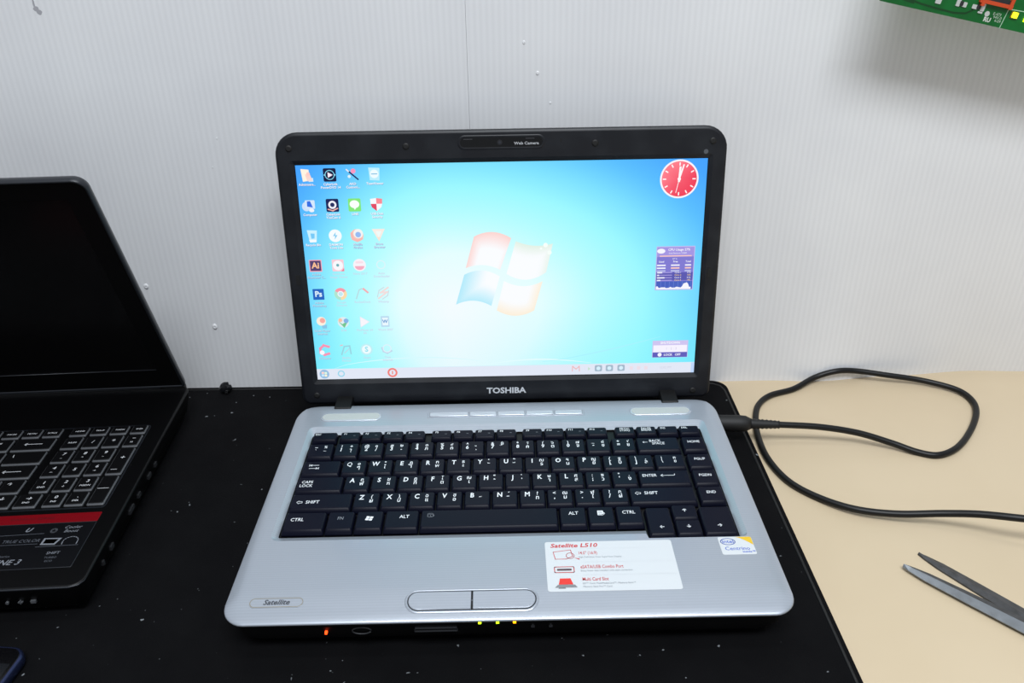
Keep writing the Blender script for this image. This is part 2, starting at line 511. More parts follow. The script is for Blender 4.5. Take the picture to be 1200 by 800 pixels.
# bevel of the well
mb.loft([[(x, y, -3.2) for x, y in well_i], [(x, y, -0.25) for x, y in [(a[0] * .08 + b[0] * .92, a[1] * .08 + b[1] * .92) for a, b in zip(well_i, well_o)]], [(x, y, 0) for x, y in well_o]], False, False)
build('base_top_cover', mb, 'silver', lap)
mb = MB()
mb.loft([[(x, y, -4.5) for x, y in well_i], [(x, y, -3.2) for x, y in well_i]], True, False, smooth=False)
build('keyboard_tray', mb, 'black', lap)
mb = MB()
def body_loop(ins, fi): return rrect(-DW + ins, DW - ins, FY + fi, DD + 6, (15, 15, 14, 14), 8)
mb.loft([[(x, y, z) for x, y in body_loop(i, f)] for i, f, z in ((12, 20, ZM + 2.0), (7, 10, ZM + 5), (4, 5, ZM + 12), (2.8, 2.8, -10), (2.3, 2.3, -6.35))])
build('base_case', mb, 'black', lap)
for fx in (-130, 130):
    for fy in (34, 215):
        mb = MB(); mb.slab(rrect(fx - 9, fx + 9, fy - 5, fy + 5, 4.5), ZM, ZM + 2.05, 0.4)
        build('rubber_foot', mb, 'rubber', lap)

# front edge: status lights, audio and card slots, memory card slot
for px, m in ((562, 'led_green'), (583, 'led_green'), (603, 'led_orange')):
    p = onz(px, 729.5, -5.6); mb = MB()
    mb.slab(rrect(p.x - 0.9, p.x + 0.9, FY + 0.9, FY + 3.2, 0.3), -7.6, -5.9, 0.2)
    build('status_light', mb, m, lap)
p = onz(382, 742, -14); mb = MB(); mb.slab(rrect(p.x - .7, p.x + .7, FY + 1.8, FY + 4.5, 0.2), -14.6, -13.2, 0.1); build('status_light', mb, 'led_red', lap)
mb = MB()
for x0, x1, z0, z1 in ((-56, -30.5, -14.3, -13.9), (-56, -30.5, -11.9, -11.5), (-56, -55.6, -14.3, -11.5), (-31, -30.5, -14.3, -11.5)): mb.box(x0, x1, FY + 1.9, FY + 4.4, z0, z1)
build('card_slot', mb, 'dark_grey', lap)
mb = MB()
mb.tube([(-87 + 5.5 * math.cos(t * math.pi / 10), FY + 3.2, -13.5 + 2.6 * math.sin(t * math.pi / 10)) for t in range(20)], 0.5, 5)
build('wireless_switch', mb, 'dark_grey', lap)
for x in (13.5, 24.0): mb = MB(); mb.box(x - 1.0, x + 1.0, FY + 2.0, FY + 4.0, -12.6, -11.8); mb.box(x - .3, x + .3, FY + 2.0, FY + 4.0, -11.8, -10.4); build('front_icon', mb, 'dark_grey', lap)

# hinges
for s in (-1, 1):
    mb = MB()
    L = [rrect(s * 133 - 6.8, s * 133 + 6.8, 224.8, 243.5, 0.8, 2), rrect(s * 133 - 6.2, s * 133 + 6.2, 225.6, 243.5, 0.8, 2)]
    mb.loft([[(x, y, -6) for x, y in L[0]], [(x, y, 0.3) for x, y in L[0]], [(x, y, 1.2 + max(0, y - 226) * .05) for x, y in L[1]]], smooth=False)
    build('hinge', mb, 'black', lap)

# speakers, row of media buttons
for x0, x1 in ((-148, -99.7), (98.2, 147.2)):
    mb = MB(); mb.slab(rrect(x0, x1, 207, 218, 5.2, 6), -0.4, 0.7, 0.6)
    sp = build('speaker_bar', mb, 'chrome', lap)
    mb = MB(); mb.slab(rrect(x0 + 1.4, x1 - 1.4, 208.2, 216.8, 4.2, 6), 0.5, 0.95, 0.25)
    build('speaker_grille', mb, 'speaker', sp)
bx = [-62, -30, -7.7, 15, 37.8, 61]
mb = MB(); mb.slab(rrect(-63, 62, 209.0, 216.4, 0.8, 3), -0.3, 0.35, 0.3); fr = build('button_strip', mb, 'silver', lap)
for a, b in zip(bx, bx[1:]):
    mb = MB(); mb.slab(rrect(a + .45, b - .45, 209.9, 215.6, 0.4, 2), 0.1, 1.2, 0.5)
    build('media_button', mb, 'chrome', lap)

def conform(mb): return mb.map(lambda x, y, z: (x, y, z + surf(y)))
# touch pad buttons in their pill-shaped rim
mb = MB()
o_ = rrect(-62, 17.6, 8.4, 25.0, 8.2, 8); i_ = rrect(-60.2, 15.9, 10.0, 23.2, 6.5, 8)
mid = [((a[0] + b[0]) / 2, (a[1] + b[1]) / 2) for a, b in zip(o_, i_)]
mb.loft([[(x, y, -0.15) for x, y in o_], [(x, y, 0.95) for x, y in mid], [(x, y, 0.35) for x, y in i_], [(x, y, -0.6) for x, y in i_]], False, False)
build('touchpad_button_rim', conform(mb), 'silver', lap)
mb = MB(); mb.loft([[(x, y, -0.6) for x, y in i_], [(x, y, 0.3) for x, y in i_]], False, True, smooth=False); build('touchpad_button_gap', conform(mb), 'black', lap)
for x0, x1, r in ((-59.8, -22.5, (6.1, .3, .3, 6.1)), (-21.7, 15.5, (.3, 6.1, 6.1, .3))):
    mb = MB(); mb.slab(rrect(x0, x1, 10.5, 22.8, r, 7), -0.5, 0.65, 0.5); build('touchpad_button', conform(mb), 'silver', lap)

# badge and stickers (flat prints)
def deckp(z): return lambda x, y: (x, y, z + surf(y))
INK = lin((58, 62, 70)); REDI = lin((196, 28, 34)); GREYI = lin((140, 145, 152)); BLUE = lin((42, 86, 190))
def capsule_ring(mb, x0, x1, y0, y1, t, z, c):
    r = (y1 - y0) / 2 - .01
    a = rrect(x0, x1, y0, y1, r, 6); b = rrect(x0 + t, x1 - t, y0 + t, y1 - t, r - t, 6)
    n = len(a); i0 = mb.add([(x, y, z + surf(y)) for x, y in a]); i1 = mb.add([(x, y, z + surf(y)) for x, y in b])
    for i in range(n): mb.face((i0 + i, i0 + (i + 1) % n, i1 + (i + 1) % n, i1 + i), c)
mb = MB(); mb.slab(rrect(-153.6, -121.6, 14.1, 20.9, 3.3, 6), -0.1, 0.25, 0.15); bd = build('name_badge', conform(mb), 'silver', lap)
mb = MB(); capsule_ring(mb, -153.4, -121.8, 14.3, 20.7, 0.45, 0.3, lin((138, 132, 116)))
text(mb, 'Satellite', -137.6, 17.5, 4.9, deckp(0.32), INK, bold=.02, sx=1.0, shear=.25)
later('badge_lettering', mb, 'print', bd)

mb = MB(); mb.slab(rrect(23, 103.8, 21.2, 63.8, 1.6, 4), 0.0, 0.22, 0.1); st = build('feature_sticker', conform(mb), 'paper', lap, 'white sticker with red and grey printing')
mb = MB(); zz = .26
text(mb, 'Satellite L510', 26.3, 60.0, 4.9, deckp(zz), REDI, 'LEFT', .02, 1.12, .2)
for y in (57.0, 45.2, 34.2): mb.poly([(45, y, zz), (102.5, y, zz), (102.5, y + .12, zz), (45, y + .12, zz)], lin((205, 208, 212)))
text(mb, '14.0" (16:9)', 43.5, 53.2, 3.9, deckp(zz), REDI, 'LEFT', .004, .66)
text(mb, 'High Definition Clear SuperView Display', 43.5, 49.6, 1.9, deckp(zz), GREYI, 'LEFT', 0, .86)
text(mb, 'eSATA/USB Combo Port', 44.0, 41.0, 3.9, deckp(zz), REDI, 'LEFT', .004, .66)
text(mb, 'Enjoy faster data transfers with each connection', 44.0, 37.8, 1.9, deckp(zz), GREYI, 'LEFT', 0, .86)
text(mb, 'Multi Card Slot', 44.3, 30.6, 3.9, deckp(zz), REDI, 'LEFT', .004, .66)
text(mb, 'SD\u2122 Card, MultiMediaCard\u2122, Memory Stick\u2122', 44.3, 27.2, 1.9, deckp(zz), GREYI, 'LEFT', 0, .86)
text(mb, 'Memory Stick Pro\u2122 Card', 44.3, 24.6, 1.9, deckp(zz), GREYI, 'LEFT', 0, .86)
def outline(mb, pts, t, fn, c, close=True, ext=.5):
    n = len(pts)
    for i in range(n if close else n - 1):
        a = Vector(pts[i]); b = Vector(pts[(i + 1) % n]); d = (b - a)
        if d.length < 1e-6: continue
        d.normalize(); nn = Vector((-d.y, d.x)) * t / 2; a2 = a - d * t * ext; b2 = b + d * t * ext
        mb.poly([fn(*(a2 - nn)), fn(*(b2 - nn)), fn(*(b2 + nn)), fn(*(a2 + nn))], c)
outline(mb, [(28, 54.5), (39.0, 56.2), (40, 50.5), (36, 48.2), (29, 48.2)], .4, deckp(zz), REDI)
def circ(x, y, r, n=16, sy=1.0): return [(x + r * math.cos(2 * math.pi * k / n), y + r * sy * math.sin(2 * math.pi * k / n)) for k in range(n)]
outline(mb, circ(38.5, 51, 2.5), .35, deckp(zz), REDI)
mb.poly([(x, y, zz + surf(y)) for x, y in [(40.5, 49.3), (44, 47.4), (44.2, 48.3)]], REDI)
outline(mb, rrect(28, 40, 36.6, 41.4, .6, 2), .5, deckp(zz), REDI); mb.poly([(x, y, zz + surf(y)) for x, y in rrect(29.5, 38.5, 38.2, 39.8, .5, 2)], lin((90, 70, 76)))
mb.poly([(x, y, zz + surf(y)) for x, y in [(29.8, 26.6), (38.6, 26.6), (37.2, 31.6), (30.8, 31.6)]], lin((226, 52, 44)))
mb.poly([(x, y, zz + surf(y)) for x, y in [(27.4, 24.2), (41, 24.2), (39.6, 26.4), (29.2, 26.4)]], lin((130, 132, 136)))
mb.poly([(x, y, zz + surf(y)) for x, y in [(29.4, 23.4), (34, 23.4), (33.6, 24.2), (29.8, 24.2)]], lin((110, 112, 116)))
later('sticker_printing', mb, 'print', st)

mb = MB(); mb.slab(rrect(134, 155.6, 49.2, 65.2, 1.2, 4), 0.0, 0.22, 0.1); st2 = build('processor_sticker', mb, 'paper', lap, 'small white sticker with blue lettering and yellow corner')
mb = MB()
yel = [(145.2, 65.0)] + [(145.2 + 10.2 * t, 65.0 - 7.6 * t ** 1.5) for t in (.25, .5, .75, 1)] + [(155.4, 64.4), (154.8, 65.0)]
mb.poly([(x, y, zz) for x, y in yel], lin((226, 186, 40)))
outline(mb, circ(139.8, 60.8, 4.6, 22, .62), .5, deckp(zz), BLUE)
text(mb, 'intel', 139.8, 60.8, 4.4, deckp(zz), BLUE, bold=.012)
text(mb, 'Centrino', 144.4, 54.4, 4.4, deckp(zz), BLUE, bold=.006, sx=.98)
text(mb, 'inside\u2122', 151.2, 51.5, 2.3, deckp(zz), BLUE, bold=.02, sx=1.1)
later('sticker_printing', mb, 'print', st2)

# keys: each key a part with its printed legend
KEYM = {}
def keycap(w, d, h=4.5, n=3):
    k = (round(w, 1), round(d, 1))
    if k in KEYM: return KEYM[k]
    mb = MB()
    fi = 2.4 if d > 13 else 1.7
    mb.loft([[(x, y, -h) for x, y in rrect(-w / 2, w / 2, -d / 2, d / 2, .8, n)],
             [(x, y, -h + 1.4) for x, y in rrect(-w / 2 + .15, w / 2 - .15, -d / 2 + .3, d / 2 - .1, .9, n)],
             [(x, y, -.35) for x, y in rrect(-w / 2 + 1.0, w / 2 - 1.0, -d / 2 + fi - .4, d / 2 - .5, 1.1, n)],
             [(x, y, 0) for x, y in rrect(-w / 2 + 1.6, w / 2 - 1.6, -d / 2 + fi + .4, d / 2 - 1.0, 1.1, n)]])
    KEYM[k] = mesh_of('key', mb, 'key', scale_only=True)
    return KEYM[k]
KI = lin((232, 236, 240)); KD = lin((120, 124, 132)); KZ = 0.3
def key(x0, x1, yr, yf, legends):
    w, d = x1 - x0 - 0.5, yr - yf
    cx, cy = (x0 + x1) / 2, (yr + yf) / 2
    o = bpy.data.objects.new('key', keycap(w, d))
    col.objects.link(o); o.parent = lap
    wm = Matrix.Translation(wpos((cx, cy, KZ)))
    o.matrix_local = WM[lap.name].inverted() @ wm
    WM[o.name] = wm
    if legends:
        mb = MB()
        for it in legends:
            s, lx, ly, size = it[:4]
            kw = it[4] if len(it) > 4 else {}
            c = kw.get('c', KI)
            fn = deckp(KZ + 0.06)
            if callable(s): s(mb, x0 + lx, yr + ly, fn)
            else: text(mb, s, x0 + lx, yr + ly, size * 1.2, fn, c, kw.get('align', 'CENTER'), kw.get('bold', .012), .84 * kw.get('sx', .95), kw.get('shear', .04))
        later('key_legend', mb, 'print', o)
    return o
def arrow(dx, dy, L, t=.5, head=1.2):
    def f(mb, x, y, fn):
        a = Vector((x, y)); d = Vector((dx, dy)); b = a + d * L; n_ = Vector((-dy, dx))
        outline(mb, [tuple(a), tuple(b)], t, fn, KI, False)
        outline(mb, [tuple(b - d * head + n_ * head), tuple(b), tuple(b - d * head - n_ * head)], t, fn, KI, False)
    return f
def shift_arrow(mb, x, y, fn):
    outline(mb, [(x - 2.2, y), (x - .6, y + 1.6), (x - .6, y + .8), (x + 1.6, y + .8), (x + 1.6, y - .8), (x - .6, y - .8), (x - .6, y - 1.6)], .35, fn, KI)
def win_flag(mb, x, y, fn):
    for i in (0, 1):
        for j in (0, 1):
            a = x - 2.2 + i * 2.4 - (1 - j) * .5; b = y - 2.0 + j * 2.1 - i * .35
            mb.poly([fn(a, b), fn(a + 2.1, b - .3), fn(a + 2.5, b + 1.5), fn(a + .45, b + 1.8)], KI)
def menu_icon(mb, x, y, fn):
    mb.poly([fn(*p) for p in rrect(x - 2.3, x + 1.6, y - 2.2, y + 2.4, .3, 1)], KI)
    for k in range(3): mb.poly([fn(*p) for p in rrect(x - 1.7, x + 1.0, y - 1.5 + k * 1.25, y - 1.1 + k * 1.25, .05, 1)], lin((30, 31, 38)))
    outline(mb, [(x + .6, y - 2.2), (x + 2.6, y - .6), (x + 2.0, y + .2)], .6, fn, KI, False)
def pad_icon(mb, x, y, fn):
    outline(mb, rrect(x - 2.0, x + 1.6, y - 1.8, y + 1.8, .3, 1), .35, fn, KD)
    outline(mb, circ(x + 1.0, y - .3, 1.3, 8), .35, fn, KD)
    outline(mb, [(x - 1.2, y + .6), (x + .8, y + .6)], .3, fn, KD, False)
def tab_icon(mb, x, y, fn):
    for (yy, s) in ((y + 1.8, -1), (y - 1.8, 1)):
        outline(mb, [(x - 3.2, yy), (x + 3.2, yy)], .4, fn, KI, False)
        outline(mb, [(x + s * 1.6, yy + .9), (x + s * 3.2, yy), (x + s * 1.6, yy - .9)], .4, fn, KI, False)
        outline(mb, [(x + s * 3.6, yy + 1), (x + s * 3.6, yy - 1)], .35, fn, KI, False)
def enter_arrow(mb, x, y, fn):
    outline(mb, [(x + 10, y + 1.6), (x + 10, y), (x, y)], .4, fn, KI, False)
    outline(mb, [(x + 1.5, y + 1.2), (x, y), (x + 1.5, y - 1.2)], .4, fn, KI, False)
def key3(ch, th, ts, up=None):
    """letter or digit on the left, upper and lower Thai signs on the right"""
    if up is None:
        L = [(ch, 6.0, -5.2, 5.6, {'bold': .022, 'sx': .88})]
    else:
        L = [(up, 5.6, -4.4, 4.1), (ch, 5.6, -8.5, 4.7, {'bold': .022})]
    L += [(ts, 12.9, -4.4, 4.2), (th, 12.9, -8.8, 4.6)]
    return L
R = {'F': (191.8, 180.6), 'N': (176.6, 158.6), 'Q': (155.0, 137.8), 'A': (136.0, 118.6), 'Z': (117.0, 99.4), 'C': (97.6, 78.2)}
SM = {'sx': .98, 'bold': .006}
# function row
fx = [(-150, -130.2, 'ESC')]
for i in range(4): fx.append((-129 + 16.6 * i, -112.4 + 16.6 * i, 'F%d' % (i + 1)))
for i in range(4): fx.append((-58.6 + 16.6 * i, -42 + 16.6 * i, 'F%d' % (i + 5)))
for i in range(4): fx.append((11.4 + 16.6 * i, 28 + 16.6 * i, 'F%d' % (i + 9)))
for i, s in enumerate(('PRTSC\nSYSRQ', 'PAUSE\nBREAK', 'INS', 'DEL')): fx.append((82.6 + 16.6 * i, 99.2 + 16.6 * i, s))
for x0, x1, s in fx:
    two = '\n' in s
    L = []
    for k, q in enumerate(s.split('\n')): L.append((q, 4.6 if len(q) < 4 else 8.2, -3.2 - 2.3 * k, 2.7, SM))
    if s[0] == 'F': L.append(('\u2013', 11.6, -5.2, 3.0, {'c': KD, 'bold': .02}))
    key(x0, x1, *R['F'], L)
# number row
nums = [('1', '\u0e45', '+', '!'), ('2', '/', '\u0e51', '@'), ('3', '-', '\u0e52', '#'), ('4', '\u0e20', '\u0e53', '$'), ('5', '\u0e16', '\u0e54', '%'), ('6', '\u0e38', '\u0e39', '^'), ('7', '\u0e36', '\u0e3f', '&'), ('8', '\u0e04', '\u0e55', '*'), ('9', '\u0e15', '\u0e56', '('), ('0', '\u0e08', '\u0e57', ')'), ('-', '\u0e02', '\u0e58', '_'), ('=', '\u0e0a', '\u0e59', '+')]
key(-150, -130.2, *R['N'], [('~', 6.4, -5.0, 4), ('`', 6.4, -9.0, 4), ('%', 13.4, -4.6, 3.7), ('_', 13.4, -7.6, 4)])
for i, (c_, th, ts, up) in enumerate(nums): key(-130.2 + 18.93 * i, -130.2 + 18.93 * (i + 1), *R['N'], key3(c_, th, ts, up))
key(97.0, 130, *R['N'], [(arrow(-1, 0, 3.4, .4, .9), 8.6, -6.2, 1), ('BACK', 14.5, -4.6, 3.4, SM), ('SPACE', 16.6, -8.0, 3.4, SM)])
# letters
def letters(x0, pitch, row, ks):
    for i, (c_, th, ts) in enumerate(ks): key(x0 + pitch * i, x0 + pitch * (i + 1), *R[row], key3(c_, th, ts) if c_.isalpha() else key3(c_[1], th, ts, c_[0]))
key(-150, -121.2, *R['Q'], [(tab_icon, 9.2, -7.2, 1)])
letters(-121.2, 19.03, 'Q', [('Q', '\u0e46', '\u0e50'), ('W', '\u0e44', '"'), ('E', '\u0e33', '\u0e0e'), ('R', '\u0e1e', '\u0e11'), ('T', '\u0e30', '\u0e18'), ('Y', '\u0e31', '\u0e4d'), ('U', '\u0e35', '\u0e4a'), ('I', '\u0e23', '\u0e13'), ('O', '\u0e19', '\u0e2f'), ('P', '\u0e22', '\u0e0d'), ('{[', '\u0e1a', '\u0e10'), ('}]', '\u0e25', ',')])
key(107.2, 130, *R['Q'], [('|', 5.6, -4.6, 3.7), ('\\', 5.6, -8.6, 3.9), ('\u0e05', 15, -4.6, 3.7), ('\u0e03', 15, -8.6, 3.9)])
key(-150, -116.3, *R['A'], [('CAPS', 8.0, -6.0, 3.5, SM), ('LOCK', 7.6, -10.0, 3.5, SM)])
letters(-116.3, 18.99, 'A', [('A', '\u0e1f', '\u0e24'), ('S', '\u0e2b', '\u0e06'), ('D', '\u0e01', '\u0e0f'), ('F', '\u0e14', '\u0e42'), ('G', '\u0e40', '\u0e0c'), ('H', '\u0e49', '\u0e47'), ('J', '\u0e48', '\u0e4b'), ('K', '\u0e32', '\u0e29'), ('L', '\u0e2a', '\u0e28'), (':;', '\u0e27', '\u0e0b'), ('"\'', '\u0e07', '.')])
key(92.6, 130, *R['A'], [('ENTER', 8.2, -6.0, 3.5, SM), (enter_arrow, 16.2, -6.2, 1)])
key(-150, -106.9, *R['Z'], [(shift_arrow, 7.2, -9.0, 1), ('SHIFT', 15.8, -9.0, 3.8, SM)])
letters(-106.9, 19.05, 'Z', [('Z', '\u0e1c', '('), ('X', '\u0e1b', ')'), ('C', '\u0e41', '\u0e09'), ('V', '\u0e2d', '\u0e2e'), ('B', '\u0e34', '\u0e3a'), ('N', '\u0e37', '\u0e4c'), ('M', '\u0e17', '?'), ('<,', '\u0e21', '\u0e12'), ('>.', '\u0e43', '\u0e2c'), ('?/', '\u0e1d', '\u0e26')])
key(83.6, 130, *R['Z'], [(shift_arrow, 6.4, -6.4, 1), ('SHIFT', 15.2, -6.4, 3.8, SM)])
# bottom row
key(-150, -121.4, *R['C'], [('CTRL', 9.2, -7.6, 3.7, SM)])
key(-121.4, -102.4, *R['C'], [('FN', 9.4, -7.0, 3.5, {'c': KD})])
key(-102.4, -83.0, *R['C'], [(win_flag, 9.7, -7.2, 1)])
key(-83.0, -59.2, *R['C'], [('ALT', 13.6, -6.6, 3.7, SM)])
key(-59.2, 33.8, *R['C'], [(pad_icon, 7.4, -5.6, 1)])
key(33.8, 52.8, *R['C'], [('ALT', 9.8, -6.6, 3.7, SM)])
key(52.8, 71.6, *R['C'], [(menu_icon, 9.2, -6.8, 1)])
key(71.6, 90.4, *R['C'], [('CTRL', 9.0, -6.6, 3.7, SM)])
key(91.2, 109.2, 95.6, 67.6, [(arrow(-1, 0, 2.6, .45, 1.1), 10.6, -19.6, 1)])
key(109.2, 127.2, 97.8, 83.0, [(arrow(0, 1, 2.6, .45, 1.1), 9.0, -7.0, 1)])
key(109.2, 127.2, 82.6, 67.6, [(arrow(0, -1, 2.6, .45, 1.1), 9.0, -5.0, 1)])
key(127.2, 149.6, 95.6, 67.6, [(arrow(1, 0, 2.6, .45, 1.1), 10.0, -19.0, 1)])
for s, rw in (('HOME', 'N'), ('PGUP', 'Q'), ('PGDN', 'A'), ('END', 'Z')): key(131.2, 149.6, *R[rw], [(s, 9.2, -6.6, 3.3, SM)])

# lid
LW, V0, V1 = 168.4, -21.8, 198.0
def lid_loop(ins, w):
    return [lid(x, y, w) for x, y in rrect(-LW + ins, LW - ins, V0 + ins, V1 - ins, (max(7 - ins, 2),) * 2 + (max(17 - ins, 2),) * 2, 8)]
mb = MB()
BW = -2.0
out2 = rrect(-LW + 2.4, LW - 2.4, V0 + 2.4, V1 - 2.4, (4.6, 4.6, 14.6, 14.6), 8)
inn = rrect(-158.2, 158.2, -3.6, 177.6, 2.0, 2)
inn2 = rrect(-155.1, 155.1, -0.45, 174.45, 0.4, 2)
mb.ring_fill(out2, [inn], lambda x, y: lid(x, y, BW))
lps = [[lid(x, y, BW) for x, y in out2], lid_loop(1.0, BW + .35), lid_loop(0.25, BW + 1.0), lid_loop(0, BW + 1.9), lid_loop(0, 1.2)]
lps.reverse()
mb.loft(lps, False, False)
n_ = len(inn)
i0 = mb.add([lid(x, y, BW) for x, y in inn]); i1 = mb.add([lid(x, y, -0.5) for x, y in inn2]); i2 = mb.add([lid(x, y, 0.6) for x, y in inn2])
for a, b in ((i0, i1), (i1, i2)):
    for i in range(n_): mb.face((a + i, a + (i + 1) % n_, b + (i + 1) % n_, b + i))
build('screen_bezel', mb, 'bezel', lap)
mb = MB()
mb.loft([lid_loop(8, 8.0), lid_loop(2.5, 7.4), lid_loop(0.4, 5.2), lid_loop(0, 1.2)], True, True)
build('lid_cover', mb, 'black', lap)
def lid_disc(u, v, r, w0, w1, n=14):
    m_ = MB(); m_.loft([[lid(x, y, w0) for x, y in circ(u, v, r, n)], [lid(x, y, w1 + .25) for x, y in circ(u, v, r * .9, n)], [lid(x, y, w1) for x, y in circ(u, v, r * .55, n)]], False, True); return m_
for u, v in ((-157.6, 186.6), (-70.8, 186.8), (69.5, 186.9), (157.2, 187.0), (-156.3, -13.4), (154.3, -15.3)):
    build('screw_cover', lid_disc(u, v, 2.6, BW + .1, BW - .75), 'rubber', lap)
for s in (-1, 1):
    mb = MB(); mb.loft([[lid(x, y, w) for x, y in rrect(s * 161.2 - 1.5, s * 161.2 + 1.5, 81.5, 89.5, .6, 2)] for w in (BW + .1, BW - .5)]); build('bumper', mb, 'rubber', lap)
mb = MB()
mb.loft([[lid(x, y, BW + .05) for x, y in rrect(-32.6, 32.6, 183.2, 194, 5.2, 7)], [lid(x, y, BW - .5) for x, y in rrect(-31.9, 31.9, 183.9, 193.3, 4.6, 7)], [lid(x, y, BW - .15) for x, y in rrect(-30.6, 30.6, 185.0, 192.2, 3.5, 7)]], False, False)
wf = build('webcam_frame', mb, 'bezel', lap)
mb = MB(); mb.loft([[lid(x, y, w) for x, y in rrect(-30.8, 30.8, 184.8, 192.4, 3.7, 7)] for w in (BW + .02, BW - .14)]); wg = build('webcam_window', mb, 'gloss_black', lap)
mb = MB()
lens = circ(-1.2, 188.6, 2.0, 14); mb.poly([lid(x, y, BW - .2) for x, y in lens], lin((24, 25, 30)))
mb.poly([lid(x, y, BW - .23) for x, y in circ(-1.2, 188.6, 1.0, 12)], lin((42, 44, 52)))
text(mb, 'Web Camera', 18.6, 187.6, 2.9, lambda x, y: lid(x, y, BW - .22), lin((190, 192, 196)), bold=.015, sx=1.15)
for u in (-25, 21): mb.poly([lid(x, y, BW - .2) for x, y in rrect(u - 3, u + 3.6, 190.9, 191.4, .1, 1)], lin((60, 60, 64)))
later('webcam_print', mb, 'print', wg)
mb = MB(); mb.poly([lid(x, y, BW - .03) for x, y in rrect(43.6, 44.6, 187.8, 190.6, .3, 2)], lin((4, 4, 5))); build('microphone_slot', mb, 'print', lap)
mb = MB(); text(mb, 'TOSHIBA', 0.0, -12.3, 7.0, lambda x, y: lid(x, y, BW - .08), lin((206, 210, 216)), bold=.03, sx=1.12); later('maker_logo', mb, 'print', lap)
mb = MB(); mb.poly([lid(x, y, BW - .03) for x, y in circ(152.5, 179.2, 1.8, 10)], lin((82, 86, 92))); build('scuff', mb, 'print', lap)

# the display: wallpaper with the desktop on it
def ramp(d, st):
    for (a, ca), (b, cb) in zip(st, st[1:]):
        if d <= b:
            t = 0 if b == a else max(0, (d - a) / (b - a)); return tuple(ca[i] + (cb[i] - ca[i]) * t for i in range(3))
    return st[-1][1]
STOPS = [(0.0, (244, 251, 255)), (.3, (228, 253, 255)), (.5, (184, 252, 255)), (.66, (156, 248, 255)), (.8, (124, 224, 255)), (.95, (88, 190, 255)), (1.1, (68, 164, 255)), (1.5, (58, 138, 245))]
def wall_col(u, v):
    du = (u + 42) / (205.0 if u > -42 else 120.0); dv = (v - 62) / (125.0 if v > 62 else 190.0)
    c = ramp(math.sqrt(du * du + dv * dv) * .88, STOPS)
    if v < 60:
        k = (60 - v) / 60 * .75
        c = (c[0] + (140 - c[0]) * k * .5 * min(1, abs(du) * 1.6), c[1] + (248 - c[1]) * k, c[2] + (253 - c[2]) * k)
    return lin(c)
mb = MB()
NX, NY = 90, 50
g = [[(-154.7 + 309.4 * i / NX, 174.0 * j / NY) for i in range(NX + 1)] for j in range(NY + 1)]
idx = [[mb.add([lid(*p)]) for p in r] for r in g]
cc = [[wall_col(*p) for p in r] for r in g]
for j in range(NY):
    for i in range(NX):
        mb.face((idx[j][i], idx[j][i + 1], idx[j + 1][i + 1], idx[j + 1][i]), [cc[j][i], cc[j][i + 1], cc[j + 1][i + 1], cc[j + 1][i]])
disp = build('display', mb, 'screen', lap, 'lit screen showing a blue desktop with icons')
def S(k): return lambda x, y: lid(x, y, -0.04 * k)

# light streaks and four-pane flag of the wallpaper
mb = MB()
def streak(pts, t, c):
    for i in range(len(pts) - 1):
        (x0, y0), (x1, y1) = pts[i], pts[i + 1]
        tt = lambda k: t * (1 - abs(2 * k / (len(pts) - 1) - 1)) + .1
        mb.poly([S(1)(x0, y0 - tt(i)), S(1)(x1, y1 - tt(i + 1)), S(1)(x1, y1 + tt(i + 1)), S(1)(x0, y0 + tt(i))], c)
streak([(-140 + 10 * k, 9.5 + 14 * (k / 12) ** .6 - 10 * (k / 12) ** 3) for k in range(13)], .5, lin((214, 250, 255)))
streak([(-20 + 9 * k, 10 + 4.2 * math.sin(k / 10 * 3.1)) for k in range(11)], .6, lin((226, 252, 255)))
streak([(30 + 8 * k, 12 + 20 * (k / 12) ** 1.3) for k in range(13)], .45, lin((170, 242, 255)))
build('wallpaper_streaks', mb, 'screen', disp)
mb = MB()
def q4(x, y): return px_lid(520 + x / 6.664, 260 + y / 6.664)
def pane(tl, tr, br, bl, top, bot, rim_fn):
    """wavy pane: corner points in the photograph, sag of the top and bottom edges"""
    N = 10; gi = []; gc = []
    for j in range(N + 1):
        b = j / N; ri = []; rc = []
        for i in range(N + 1):
            a = i / N
            x = (tl[0] * (1 - a) + tr[0] * a) * (1 - b) + (bl[0] * (1 - a) + br[0] * a) * b
            y = (tl[1] * (1 - a) + tr[1] * a) * (1 - b) + (bl[1] * (1 - a) + br[1] * a) * b
            y += 4 * a * (1 - a) * (top * (1 - b) + bot * b)
            ri.append(mb.add([S(2)(*q4(x, y))])); rc.append(lin(mix(rim_fn(a, b), WH, .42)))
        gi.append(ri); gc.append(rc)
    for j in range(N):
        for i in range(N): mb.face((gi[j + 1][i], gi[j + 1][i + 1], gi[j][i + 1], gi[j][i]), [gc[j + 1][i], gc[j + 1][i + 1], gc[j][i + 1], gc[j][i]])
def mix(a, b, t): t = max(0, min(1, t)); return tuple(a[i] + (b[i] - a[i]) * t for i in range(3))
WH = (250, 252, 255)
pane((236, 114), (527, 126), (440, 372), (172, 360), -42, -30, lambda a, b: mix((255, 172, 160), WH, min(1, 1.6 * min(b * 1.1 + .1, a * 1.6 + .15, (1 - a) * 3 + .5))))
pane((562, 150), (852, 168), (800, 392), (490, 405), 26, 52, lambda a, b: mix((196, 226, 196), WH, min(1, 1.7 * min(b * 1.3 + .15, (1 - a) * 1.2 + .3))))
pane((160, 412), (438, 425), (372, 655), (96, 645), -40, -36, lambda a, b: mix((128, 222, 248), WH, min(1, 1.4 * min(a * 1.1, (1 - b) * 1.2 + .05))))
pane((470, 460), (772, 462), (706, 690), (414, 690), 40, 42, lambda a, b: mix((255, 222, 172), WH, min(1, 1.5 * min((1 - b) * 1.2 + .15, (1 - a) * 1.5 + .2))))
